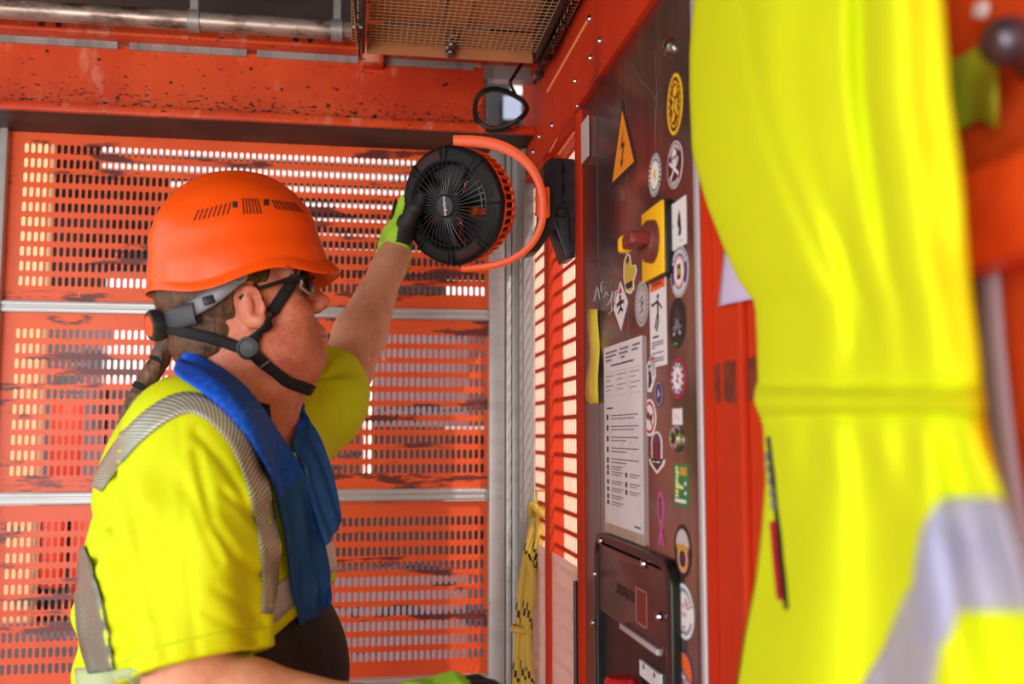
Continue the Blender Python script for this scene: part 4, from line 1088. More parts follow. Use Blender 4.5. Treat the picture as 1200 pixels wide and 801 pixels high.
# orange rear cage
mb = MB(); mb.lathe([(.1045, -.014), (.1075, -.0165), (.1075, -.0225), (.103, -.024), (.101, -.018), (.1045, -.014)], FC, fn, 72); body = mb.build('rear_housing', FANOR, fan, True)
mb = MB(); mb.lathe([(.097, -.058), (.1005, -.060), (.0965, -.070), (.084, -.076), (.060, -.078), (.060, -.074), (.082, -.072), (.093, -.066), (.097, -.058)], FC, fn, 72); mb.build('rear_ring', FANOR, body, True)
for k in range(44):
    a = 2*PI*k/44; mb = MB(); er = math.cos(a)*e1+math.sin(a)*e2; et = -math.sin(a)*e1+math.cos(a)*e2
    c = FC+er*.1025-fn*.041; dz = nrm(fn*.036+er*.005)
    mb.obox(c, nrm(np.cross(dz, et))*.0028, et*.0026, dz*.0205); mb.build('housing_rib', FANOR, body)
mb = MB(); mb.lathe([(.094, -.020), (.092, -.060), (.080, -.068), (.045, -.069)], FC, fn, 48); o = mb.build('inner_shroud', mat('shroud_red', (120, 34, 20), .5), body, True)
for k in range(26):
    a = 2*PI*k/26; mb = MB(); mb.tube([pol(.020, a, -.066), pol(.05, a+.05, -.067), pol(.082, a+.1, -.066)], .0018, 5); mb.build('rear_spoke', FANOR, body, True)
mb = MB(); mb.lathe([(0, -.050), (.028, -.050), (.030, -.056), (.030, -.080), (0, -.084)], FC, fn, 32); mb.build('motor_cover', FANOR, body, True)
# swivel bracket: a flat strap from the top pivot round to the clamp and to the bottom pivot
CB = FC-fn*.036
gdir = apex-CB
sidew = nrm(np.cross(e2, gdir))
N = 40; sec = []
for k in range(N+1):
    t = -PI/2+PI*k/N
    c_, s_ = math.cos(t), math.sin(t)
    pos = CB+e2*.1175*math.copysign(abs(s_)**.92, s_)+gdir*max(0, c_)**.80
    sec.append(pos)
for k in range(3): sec[:] = [sec[0]]+[(sec[i-1]+2*sec[i]+sec[i+1])/4 for i in range(1, N)]+[sec[-1]]
ext0 = sec[0]-nrm(gdir)*.010; ext1 = sec[-1]-nrm(gdir)*.004
sec = [ext0]+sec+[ext1]
mb = MB(); G = []
for i, p in enumerate(sec):
    tan = nrm(sec[min(i+1, len(sec)-1)]-sec[max(i-1, 0)])
    nn = nrm(np.cross(tan, sidew)); wd = .0115+.004*max(0, (i-len(sec)*.55)/len(sec)*2); up_ = i/len(sec); th_ = .0064+.0036*min(1, max(0, (up_-.5)/.3))
    G.append([p+sidew*wd+nn*th_*.5, p+sidew*wd*.9+nn*th_, p-sidew*wd*.9+nn*th_, p-sidew*wd+nn*th_*.5, p-sidew*wd-nn*th_*.5, p-sidew*wd*.9-nn*th_, p+sidew*wd*.9-nn*th_, p+sidew*wd-nn*th_*.5])
mb.grid(G, closed_v=True); mb.add(G[0], [tuple(range(8))]); mb.add(G[-1], [tuple(range(8))])
br = mb.build('bracket', FANOR, fan, True)
for i, s in ((0, -1), (len(sec)-1, 1)):
    mb = MB(); q = sec[i]+nrm(gdir)*.012
    mb.cyl(q+e2*s*.006, q-e2*s*.022, .010, 20); bevel(mb.build('pivot', FANOR, fan, True), .001)
# pivot block on the clamp
CX0, CX1, CY0, CY1 = onY(638, 240, 1.80)[0], onY(677, 240, 1.80)[0], 1.80, 1.872
pz = onY(650, 236, 1.82)[2]
mb = MB(); mb.obox((apex+np.array([CX0, 1.83, pz]))/2, nrm(np.array([CX0, 1.83, pz])-apex)*(np.linalg.norm(np.array([CX0, 1.83, pz])-apex)/2+.004), np.cross(ZZ, nrm(np.array([CX0, 1.83, pz])-apex))*.012, ZZ*.030)
bevel(mb.build('pivot_block', FANOR, fan), .005, 3)
# black spring clamp
def cz(py): return onY(660, py, CY0)[2]
def cx(px_): return onY(px_, 240, CY0)[0]
front = [(639, 191), (645, 185), (673, 185), (678, 190), (678, 250), (677, 278), (674, 301), (663, 303), (659, 290), (651, 267), (644, 275), (632, 294), (621, 296), (630, 276), (636, 255), (637, 230)]
poly = [np.array([cx(a), CY0, cz(b)]) for a, b in front]
mb = MB(); mb.prism(poly, (0, CY1-CY0, 0)); clamp = bevel(mb.build('clamp', mat('clamp_black', (32, 33, 37), .42), fan), .003, 3)
GRV = mat('clamp_groove', (8, 8, 9), .35)
def deco(pts, nm='clamp_mark'):
    q = [np.array([cx(a), CY0-.0006, cz(b)]) for a, b in pts]; mb = MB(); mb.prism(q, (0, .0006, 0)); mb.build(nm, GRV, clamp)
for c_, h_ in ((199, 9), (221, 8)): deco([(660, c_-h_), (663.5, c_), (660, c_+h_), (656.5, c_)])
deco([(659.6, 188), (660.4, 188), (660.4, 242), (659.6, 242)])
q = np.array([cx(658), CY0-.0008, cz(249)]); mb = MB(); mb.tube([q+np.array([.0085*math.cos(t), 0, .0095*math.sin(t)]) for t in np.linspace(0, 2*PI, 24, endpoint=False)], .0012, 6, closed=True); mb.build('clamp_ring', GRV, clamp, True)
mb = MB(); mb.tube([np.array([cx(a), CY0-.0008, cz(b)]) for a, b in ((655, 268), (651, 254), (653, 243), (659, 236), (665, 243), (667, 254), (668, 285))], .0010, 6); mb.build('clamp_line', GRV, clamp, True)
mb = MB(); mb.prism([np.array([cx(a), CY0+.004, cz(b)]) for a, b in ((653, 266), (661, 290), (664, 302), (667, 302), (657, 268))], (-.0, .06, 0)); mb.build('jaw_pad', mat('rubber_pad', (52, 46, 44), .7), clamp)
# ================================================================ THE WORKER
# head frame
yaw, pit = math.radians(14), math.radians(18)
hx0 = RT*math.cos(yaw)+AW*math.sin(yaw)
hyv = AW*math.cos(yaw)-RT*math.sin(yaw)                # his left, away from the viewer
hxv = hx0*math.cos(pit)+ZZ*math.sin(pit)
hzv = ZZ*math.cos(pit)-hx0*math.sin(pit)
HO = P(295, 362, 1.37)+hyv*.078
HM = np.stack([hxv, hyv, hzv])                          # rows: axes
def H(x, y, z): return HO+x*hxv+y*hyv+z*hzv
hp = math.radians(9)                                    # the helmet sits a little flatter than the face
hhx = hx0*math.cos(hp)+ZZ*math.sin(hp); hhz = ZZ*math.cos(hp)-hx0*math.sin(hp)
def Hh(x, y, z): return HO+x*hhx+y*hyv+z*hhz
def tohead(p): return (p-HO)@HM.T

SH_N, EL_N, WR_N = P(222, 518, 1.235), P(218, 815, 1.14), P(450, 838, 1.16)
SH_F, EL_F, WR_F = P(318, 518, 1.58), P(404, 434, 1.76), P(463, 294, 1.855)
CH = P(250, 590, 1.45); BE = P(247, 722, 1.45); PE = P(265, 800, 1.45)
BM = np.stack([RT, AW, ZZ])
FL_N, FL_F = BE+AW*-.10, BE+AW*.10
def ground(p, z): return np.array([p[0], p[1], z])
HIP = PE.copy(); HIP[2] = .93
hipN, hipF = HIP-AW*.095-RT*.01, HIP+AW*.095-RT*.01
kneeN, kneeF = ground(hipN-AW*.02+RT*.03, .50), ground(hipF+AW*.02+RT*.05, .50)
ankN, ankF = ground(hipN-AW*.04-RT*.01, .10), ground(hipF+AW*.03+RT*.04, .10)

def head_sdf(p):
    q = tohead(p); a = q.copy(); a[:, 1] = np.abs(a[:, 1])
    d = ell(q, (-.022, 0, .055), (.099, .078, .095))
    d = smin(d, ell(q, (.026, 0, -.010), (.059, .060, .083)), .03)
    d = smin(d, cone(a, (-.008, .050, -.058), (.056, .020, -.078), .021, .018), .03)
    d = smin(d, ell(q, (.066, 0, -.081), (.019, .026, .017)), .018)
    d = smin(d, ell(a, (.050, .036, -.022), (.030, .027, .032)), .02)          # cheekbones
    d = smin(d, ell(a, (.030, .040, -.062), (.034, .026, .032)), .025)         # jowls
    d = smin(d, cone(a, (.079, .008, .043), (.066, .048, .040), .010, .010), .012)
    d = smax(d, -ell(a, (.094, .031, .022), (.018, .020, .013)), .010)         # eye sockets
    d = smin(d, ell(a, (.070, .031, .022), (.0135, .0135, .0125)), .003)
    d = smin(d, cone(q, (.083, 0, .032), (.1015, 0, -.007), .0080, .0105), .010)  # nose
    d = smin(d, ell(q, (.1025, 0, -.010), (.0115, .0125, .0105)), .006)
    d = smin(d, ell(a, (.0935, .0125, -.015), (.0105, .007, .008)), .006)
    d = smax(d, -ell(a, (.098, .0075, -.0225), (.006, .004, .004)), .003)
    d = smin(d, ell(q, (.074, 0, -.050), (.018, .030, .020)), .014)            # muzzle
    d = smin(d, chain(a, [(.0905, 0, -.050), (.085, .014, -.052), (.072, .026, -.056)], [.0055, .0052, .003], .004), .005)
    d = smin(d, chain(a, [(.0885, 0, -.063), (.083, .013, -.063), (.071, .025, -.059)], [.0066, .0060, .003], .004), .005)
    d = smax(d, -chain(a, [(.099, 0, -.0565), (.090, .014, -.0575), (.077, .026, -.0580)], [.0022, .0020, .001], .002), .003)
    # ears
    t = math.radians(12); EM = np.array([[math.cos(t), .35, -math.sin(t)], [-.33, .94, 0], [math.sin(t), .1, math.cos(t)]])
    EM = EM/np.linalg.norm(EM, axis=1)[:, None]
    ear = ell(a, (.000, .079, .004), (.0195, .0085, .0305), EM)
    ear = smax(ear, -ell(a, (.006, .0875, .005), (.012, .0095, .0195), EM), .003)
    ear = smin(ear, ell(a, (-.001, .0815, .004), (.0045, .0045, .015), EM), .003)
    ear = smin(ear, ell(a, (.006, .082, -.020), (.010, .0065, .011)), .006)
    ear = smin(ear, ell(a, (.015, .080, -.002), (.005, .005, .007)), .004)
    ear = smax(ear, -ell(a, (.007, .088, -.004), (.006, .007, .008)), .003)
    return smin(d, ear, .008)
NB = P(240, 515, 1.44)
def body_sdf(p):
    d = smin(head_sdf(p), cone(p, H(-.038, 0, -.045), NB, .062, .075), .03)
    d = smin(d, cone(p, H(.035, 0, -.095), P(285, 505, 1.43), .035, .05), .03)
    d = smin(d, ell(p, CH, (.145, .170, .185), BM), .05)
    d = smin(d, ell(p, BE, (.165, .170, .19), BM), .06)
    d = smin(d, ell(p, HIP+ZZ*.04, (.145, .165, .15), BM), .06)
    d = smin(d, chain(p, [NB, SH_N+RT*.01+AW*.03, SH_N], [.054, .056, .062]), .03)
    d = smin(d, chain(p, [NB, SH_F], [.054, .060]), .03)
    for s, e, w_ in ((SH_N, EL_N, WR_N), (SH_F, EL_F, WR_F)):
        arm = chain(p, [s, s*.5+e*.5, e], [.064, .058, .047], .02)
        f1 = e+(w_-e)*.3
        arm = smin(arm, chain(p, [e, f1, w_*.85+e*.15, w_], [.046, .0475, .030, .0275], .015), .02)
        d = smin(d, arm, .025)
    for h_, k_, a_ in ((hipN, kneeN, ankN), (hipF, kneeF, ankF)):
        d = smin(d, chain(p, [h_, k_, k_+(a_-k_)*.35, a_], [.085, .056, .056, .036], .03), .04)
    return d
SKIN = mat('skin', (212, 136, 108), .46, spec=.4, sss=.12, var=[(30, (198, 104, 84), .42, .66, (1, 1, 1)), (160, (176, 100, 78), .55, .75, (1, 1, 1))], bump=(260, .10))
SKINA = mat('skin_arm', (226, 164, 134), .46, spec=.4, sss=.12, var=[(26, (208, 138, 108), .45, .7, (1, 1, 1))], bump=(300, .1))
STUB = mat('skin_stubble', (206, 124, 98), .5, spec=.35, sss=.12, var=[(30, (192, 100, 80), .42, .66, (1, 1, 1)), (420, (120, 72, 56), .54, .68, (1, 1, 1))], bump=(400, .15))
HAIRM = mat('brown_hair', (104, 68, 44), .5, var=[(90, (60, 40, 28), .4, .62, (1, 1, .3)), (60, (150, 108, 74), .6, .75, (1, 1, .3))], bump=(160, .5, (1, 1, .3)))
def body_mi(c):
    q = tohead(c)
    m = np.zeros(len(c), int)
    near_head = (vlen(c-HO) < .2)
    st = near_head & (q[:, 2] < -.028) & (q[:, 0] > .018-.25*(q[:, 2]+.09)) & (q[:, 2] > -.135) & (q[:, 0] < .12)
    st &= ~((q[:, 0] > .085) & (np.abs(q[:, 2]+.057) < .010) & (np.abs(q[:, 1]) < .026))
    m[st] = 2
    m[(~near_head)] = 1
    m[(~near_head) & ((c-P(300, 470, 1.44))@ZZ < .16) & (vlen(c-P(290, 450, 1.44)) < .16)] = 0
    return m
allp = np.stack([HO, SH_N, EL_N, WR_N, SH_F, EL_F, WR_F, CH-.23, CH+.23, BE-.22, BE+.22])
lo = allp.min(0)-.12; hi = allp.max(0)+.12; lo[2] = .03
BODY, bv, bq = surface('person', body_sdf, lo, hi, .0030, [SKIN, SKINA, STUB], None, body_mi)
tag(BODY, 'worker in orange helmet and yellow hi-vis shirt reaching up to the fan', 'person')

# ---- short hair under the helmet and the braid
def hair_sdf(p):
    q = tohead(p); a = q.copy(); a[:, 1] = np.abs(a[:, 1])
    d = ell(q, (-.024, 0, .055), (.103, .0815, .098))
    d = np.minimum(d, ell(q, (-.058, 0, -.012), (.068, .0665, .066)))
    d = smax(d, (q[:, 0]-.048)*.8, .01)
    line = np.where(q[:, 0] > -.012, q[:, 2]-.018-.5*np.maximum(0, .01-q[:, 0]), q[:, 2]+.050)
    d = smax(d, -line*.7, .008)
    d = smax(d, -(vlen((a-np.array([.004, .082, .004]))*np.array([1, .6, .72]))-.026), .004)   # clear of the ear
    d = smin(d, cone(a, (.012, .0745, .028), (.020, .070, -.006), .0055, .003), .006)      # sideburn
    return d+.0012*wob(p, 240)
_, hv_, hq_ = surface('hair', hair_sdf, HO-.16, HO+.18, .0028, HAIRM, BODY)
BR0 = [P(206, 394, 1.455), P(195, 404, 1.46), P(188, 420, 1.46), P(178, 437, 1.455), P(168, 452, 1.45), P(158, 470, 1.445), P(150, 486, 1.44)]
def braid_sdf(p):
    d = None
    for i in range(25):
        t = i/24*(len(BR0)-1); k = min(int(t), len(BR0)-2); c = BR0[k]+(BR0[k+1]-BR0[k])*(t-k)
        s = (1 if i % 2 else -1)
        r = .0135*(1-.35*(i/24)**3)*(1 if i not in (7, 8, 15, 16) else .78)
        e = ell(p, c+(RT*.0045+ZZ*.003)*s, (r*.95, r, r*1.05), BM)
        d = e if d is None else smin(d, e, .004)
    return d+.0008*wob(p, 330)
bl = np.array(BR0); br_o, _, _ = surface('braid', braid_sdf, bl.min(0)-.03, bl.max(0)+.03, .0022, HAIRM, BODY)
br_o['label'] = 'brown braid held by black bands'
for i in (2, 4):
    a, b = BR0[i], BR0[i+1]; t = nrm(b-a); mb = MB(); mb.lathe([(.009, -.006), (.0145, -.004), (.015, .004), (.009, .006)], a+(b-a)*.1, t, 18); mb.build('hair_band', mat('black_elastic', (22, 20, 22), .8), br_o, True)

# ---- shirt: torso, near sleeve hanging, far sleeve reaching up
LIME = mat('shirt_yellow', (214, 228, 12), .7, spec=.25, bump=(650, .10))
HEMN = SH_N+(EL_N-SH_N)*.895
nax = nrm(EL_N-SH_N+RT*.05)
fax = nrm(EL_F-SH_F)
HEMF = SH_F+(EL_F-SH_F)*.86
def hem_z(p):
    a = (p-P(400, 690, 1.45))@RT
    return np.maximum(P(400, 692, 1.45)[2]+.92*a+.022, .90)
def torso_sdf(p, o=0.):
    d = ell(p, CH, (.162, .190, .205), BM)
    d = smin(d, ell(p, BE, (.186, .184, .205), BM), .05)
    d = smin(d, ell(p, BE-ZZ*.16, (.182, .185, .20), BM), .05)
    d = smin(d, chain(p, [P(240, 512, 1.44), SH_N+AW*.03+ZZ*.0], [.066, .070]), .035)
    d = smin(d, chain(p, [P(240, 512, 1.44), SH_F], [.066, .070]), .035)
    return d
def folds_torso(p):
    u = (p-BE)@RT; v = p[:, 2]-BE[2]; b = (p-BE)@AW
    f = .0065*np.sin(70*v+9*np.sin(10*u)+4*b)*np.clip(1-np.abs(v+.0)/.2, 0, 1)*np.clip(-u*7, 0, 1)
    f = f+.0035*wob(p, 22)+.0016*wob(p, 60)
    return f
def sleeveN(p):
    t = np.clip(((p-SH_N)@nax)/.32, 0, 1)
    r1 = chain(p, [SH_N+ZZ*.004, SH_N+(EL_N-SH_N)*.42+RT*.004, EL_N+RT*.012], [.082, .090, .084], .03)
    ang = np.arctan2((p-SH_N)@RT, -((p-SH_N)@AW))
    f = .0085*np.sin(ang*5+3.2*t+.4)*np.clip(t*2-.1, 0, 1)+.0036*np.sin(ang*10+2-5*t)*np.clip(t*1.6, 0, 1)+.002*wob(p*np.array([1, 1, .35]), 55)
    # diagonal creases from the armpit
    c = (p-(SH_N+RT*.085-ZZ*.10))
    f = f+.006*np.sin(((c@ZZ)+.55*(c@RT))*95)*np.exp(-(vlen(c)/.10)**2)
    c2 = p-(SH_N-RT*.085-ZZ*.13)
    f = f+.006*np.sin(((c2@ZZ)-.7*(c2@RT))*90)*np.exp(-(vlen(c2)/.09)**2)
    return r1+f
CREASES = [([(209, 490), (212, 532)], 3, .0022), ([(214, 560), (220, 656), (231, 770)], 6, .0030),
    ([(230, 530), (248, 611), (279, 656), (306, 674)], 6, .0062), ([(221, 575), (240, 622), (256, 656)], 6, .0045),
    ([(230, 507), (260, 540), (279, 570), (297, 606)], 6, .0055), ([(262, 575), (285, 596), (304, 616)], 5, .0045),
    ([(252, 690), (280, 706), (308, 728)], 6, .0045), ([(240, 716), (272, 735), (300, 748)], 5, .0035),
    ([(131, 600), (140, 660), (155, 728), (172, 790)], 6, .0070), ([(150, 560), (163, 640), (180, 720)], 7, .0035),
    ([(108, 694), (124, 702), (142, 708)], 5, .0050), ([(114, 728), (132, 738), (152, 740)], 5, .0055), ([(124, 764), (146, 762), (164, 756)], 5, .0055),
    ([(112, 655), (126, 668), (136, 684)], 5, .0045), ([(170, 600), (178, 680), (196, 770)], 8, .0028),
    ([(100, 600), (118, 610), (132, 618)], 6, .0035)]
def creases(p):
    """pressed-in folds on his right side, given as lines in side view"""
    q = p-CAM; z = q@FW; u = 600+FPX*(q@RT)/z; v = 400.5-FPX*(q@UP)/z
    near = np.clip(-((p-BE)@AW)/.05, 0, 1); f = 0
    for pts, wd, amp in CREASES:
        best = None
        for (a, b), (c, d) in zip(pts, pts[1:]):
            L2 = (c-a)**2+(d-b)**2; t = np.clip(((u-a)*(c-a)+(v-b)*(d-b))/L2, 0, 1)
            e = (u-a-t*(c-a))**2+(v-b-t*(d-b))**2
            best = e if best is None else np.minimum(best, e)
        f = f+amp*(np.exp(-best/(wd*wd))-.45*np.exp(-best/(wd*wd*7)))
    return f*near
def shirt_sdf(p):
    cr = creases(p)
    d = torso_sdf(p)+folds_torso(p)+cr
    # torso hem, open at the bottom
    d = smax(d, hem_z(p)-p[:, 2], .006)
    inn = torso_sdf(p)+.013
    d = smax(d, -smax(inn, p[:, 2]-hem_z(p)-.05, .01), .004)
    s = sleeveN(p)+cr
    cut = (p-HEMN)@nax
    s = smax(s, cut, .004)
    tin = smax(chain(p, [SH_N, SH_N+(EL_N-SH_N)*.45, EL_N+nax*.1], [.058, .064, .064], .03), -(cut+.09), .01)
    s = smax(s, -tin, .004)
    d = smin(d, s, .009)
    g = (p-SH_F)@fax
    s = chain(p, [SH_F, SH_F*.5+EL_F*.5, EL_F], [.090, .084, .072], .03)
    rad = np.arctan2((p-SH_F)@np.cross(fax, AW), (p-SH_F)@AW)
    s = s+.0030*np.sin(rad*11+2*np.sin(g*30))*np.clip(g*8, 0, 1)
    cf = (p-HEMF)@fax
    s = smax(s, cf, .004)
    s = smax(s, -smax(chain(p, [SH_F, EL_F+fax*.1], [.076, .062]), -(cf+.09), .02), .004)
    d = smin(d, s, .03)
    # neck opening
    d = smax(d, -cone(p, NB+ZZ*.03, H(-.02, 0, -.03), .070, .088), .01)
    d = smax(d, -cone(p, P(306, 508, 1.41), H(.04, 0, -.09), .060, .065), .01)
    return d
SHIRT, sv, sq = surface('shirt', shirt_sdf, lo, hi, .0042, LIME, BODY)
def mkbvh(parts):
    V = []; F = []
    for v, q in parts:
        k = len(V); V += [Vector(x) for x in v]; F += [tuple(int(i)+k for i in r) for r in q]
    return BVHTree.FromPolygons(V, F)
BV = mkbvh([(sv, sq), (bv, bq)])
BVS = mkbvh([(sv, sq)])
def hit(a, b, off=.003, tree=None, dflt=1.4):
    """where the sight line through (a, b) first meets the clothed body, lifted off by off"""
    d = Vector(ray(a, b)).normalized()
    r = (tree or BVS).ray_cast(Vector(CAM), d)
    if r[0] is None: return P(a, b, dflt)
    return np.array(r[0])+np.array(r[1])*off*(1 if r[1].dot(d) < 0 else -1)
def smoothG(G, n=2):
    G = np.array(G)
    for _ in range(n):
        A = G.copy(); A[1:-1] = (G[:-2]+2*G[1:-1]+G[2:])/4; G = A
        A = G.copy(); A[:, 1:-1] = (G[:, :-2]+2*G[:, 1:-1]+G[:, 2:])/4; G = A
    return G
def lift(G, off, tree=None):
    out = []
    for row in G:
        r = []
        for p in row:
            c, n_, _, _ = (tree or BVS).find_nearest(Vector(p))
            c = np.array(c); n_ = np.array(n_); dd = (p-c)@n_
            if dd < off and vlen(p-c) < .08: p = c+n_*off
            r.append(p)
        out.append(r)
    return np.array(out)
def strip_mesh(name, G, m, parent, thick=.0015, mi=None):
    nu, nv = len(G), len(G[0]); mb = MB(); mb.grid(G)
    if mi: mb.m = [mi(i) for i in range(nu-1) for j in range(nv-1)]
    o = mb.build(name, m, parent, True, auto=None)
    # UVs in metres: u along, v across
    lu = np.concatenate([[0], np.cumsum(np.linalg.norm(np.diff(np.array([r[nv//2] for r in G]), axis=0), axis=1))])
    lv = np.concatenate([[0], np.cumsum(np.linalg.norm(np.diff(np.array(G[nu//2]), axis=0), axis=1))])
    uvl = o.data.uv_layers.new(name='uv')
    for poly in o.data.polygons:
        for li, vi in zip(poly.loop_indices, poly.vertices): uvl.data[li].uv = (lu[vi//nv], lv[vi % nv])
    # outward side up
    solidify(o, thick, 0)
    return o
def tape(name, pts, wpx, m, n=46, nv=5, off=.0028):
    """tape sewn along a line of sight points (px, py[, width])"""
    pts = [(p[0], p[1], p[2] if len(p) > 2 else wpx) for p in pts]
    d = [0]
    for p, q in zip(pts, pts[1:]): d.append(d[-1]+math.hypot(q[0]-p[0], q[1]-p[1]))
    G = []
    ts = np.linspace(0, d[-1], n)
    X = [np.interp(ts, d, [p[i] for p in pts]) for i in range(3)]
    for i in range(2): 
        for _ in range(8): X[i][1:-1] = (X[i][:-2]+2*X[i][1:-1]+X[i][2:])/4
    for k in range(n):
        a, b = max(0, k-1), min(n-1, k+1)
        tx, ty = X[0][b]-X[0][a], X[1][b]-X[1][a]; L = math.hypot(tx, ty); nx, ny = -ty/L, tx/L
        G.append([hit(X[0][k]+nx*s*X[2][k]/2, X[1][k]+ny*s*X[2][k]/2, off) for s in np.linspace(-1, 1, nv)])
    G = lift(smoothG(G, 2), off*.8)
    return strip_mesh(name, G, m, SHIRT)
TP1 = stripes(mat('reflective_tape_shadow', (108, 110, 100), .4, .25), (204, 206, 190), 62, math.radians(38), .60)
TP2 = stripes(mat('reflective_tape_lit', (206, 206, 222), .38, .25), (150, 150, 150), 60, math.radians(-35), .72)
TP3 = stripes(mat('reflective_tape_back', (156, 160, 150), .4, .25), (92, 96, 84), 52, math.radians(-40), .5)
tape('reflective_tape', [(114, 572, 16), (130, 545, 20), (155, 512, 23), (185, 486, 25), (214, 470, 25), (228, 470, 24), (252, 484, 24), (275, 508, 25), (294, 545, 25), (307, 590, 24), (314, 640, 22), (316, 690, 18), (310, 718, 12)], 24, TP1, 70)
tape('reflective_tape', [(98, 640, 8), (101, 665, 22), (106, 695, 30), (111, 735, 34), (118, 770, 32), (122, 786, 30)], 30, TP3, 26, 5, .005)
BVT = None
def around(phi, za, zb, nv=6, off=.003):
    out = []
    for t in np.linspace(0, 1, nv):
        dirv = RT*math.cos(phi)-AW*math.sin(phi); z = BE[2]
        for it in range(14):
            c = np.array([BE[0], BE[1], z]); lo_, hi_ = .05, .40
            for q_ in range(18):
                m_ = (lo_+hi_)/2
                if float((torso_sdf((c+dirv*m_)[None])+folds_torso((c+dirv*m_)[None]))[0]) < 0: lo_ = m_
                else: hi_ = m_
            p = c+dirv*(lo_+off); z = .5*z+.5*(float(hem_z(p[None])[0])+za+(zb-za)*t)
        out.append(p)
    return out
G = [around(f_, .017, .066) for f_ in np.linspace(-.9, 1.15, 40)]
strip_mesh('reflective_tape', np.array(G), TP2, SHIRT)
tape('mesh_hem_band', [(92, 800, 34), (125, 797, 30), (160, 797, 28), (192, 803, 24)], 30, stripes(mat('mesh_band', (168, 186, 96), .6), (196, 206, 190), 64, math.radians(60), .6), 20)
# hem stitching on the near sleeve
mb = MB(); ring = []
ua = nrm(np.cross(nax, AW)); ub = np.cross(nax, ua)
for k in range(48):
    t = 2*PI*k/48; c = HEMN-nax*.021
    p = c+(ua*math.cos(t)+ub*math.sin(t))*.16
    r = BVS.ray_cast(Vector(p), Vector(c-p).normalized())
    if r[0] is not None: ring.append(np.array(r[0])+np.array(r[1])*.0002)
mb.tube(ring, .0011, 5, closed=True); mb.build('sleeve_stitching', mat('shirt_seam', (198, 222, 14), .7), SHIRT, True)
# dark placket between the towel ends
G = [[P(302+4*t+14*s, 474+33*t, 1.385-.02*t) for s in (0, .5, 1)] for t in np.linspace(0, 1, 6)]
strip_mesh('collar_tab', lift(np.array(G), .004, BV), mat('collar_black', (26, 24, 28), .8), SHIRT, .003)
# ---- trousers
def trouser_sdf(p):
    d = ell(p, P(266, 792, 1.45), (.178, .178, .19), BM)
    d = smin(d, ell(p, HIP, (.165, .18, .16), BM), .06)
    for h_, k_, a_ in ((hipN, kneeN, ankN), (hipF, kneeF, ankF)):
        d = smin(d, chain(p, [h_, k_, a_-ZZ*.03], [.105, .080, .070], .03), .04)
    d = smax(d, p[:, 2]-P(400, 700, 1.45)[2]-.02, .006)
    return d+.003*wob(p, 26)
TR = mat('trousers_black', (44, 34, 36), .8, var=[(40, (58, 46, 46), .45, .7, (1, 1, .2))])
surface('trousers', trouser_sdf, np.array([lo[0]-.05, lo[1]-.05, .03]), np.array([hi[0], hi[1], 1.35]), .007, TR, BODY)
for an in (ankN, ankF):
    def boot(p, an=an):
        d = cone(p, ground(an, .16), ground(an, .075)+RT*.01, .058, .052)
        d = smin(d, chain(p, [ground(an, .055)-RT*.03, ground(an, .055)+RT*.06, ground(an, .045)+RT*.165], [.05, .048, .042], .02), .03)
        return smax(d, .004-p[:, 2], .006)
    c = ground(an, .1)
    surface('boot', boot, c+np.array([-.26, -.16, -.11]), c+np.array([.28, .16, .14]), .006, mat('boot_leather', (58, 46, 38), .6), BODY)
    mb = MB(); sole = [c+RT*(.065+.145*math.cos(t))+AW*(.055*math.sin(t))*(1+.1*math.cos(t)) for t in np.linspace(0, 2*PI, 24, endpoint=False)]
    mb.prism([ground(p, 0.001) for p in sole], (0, 0, .024)); mb.build('boot_sole', BLACK, BODY)

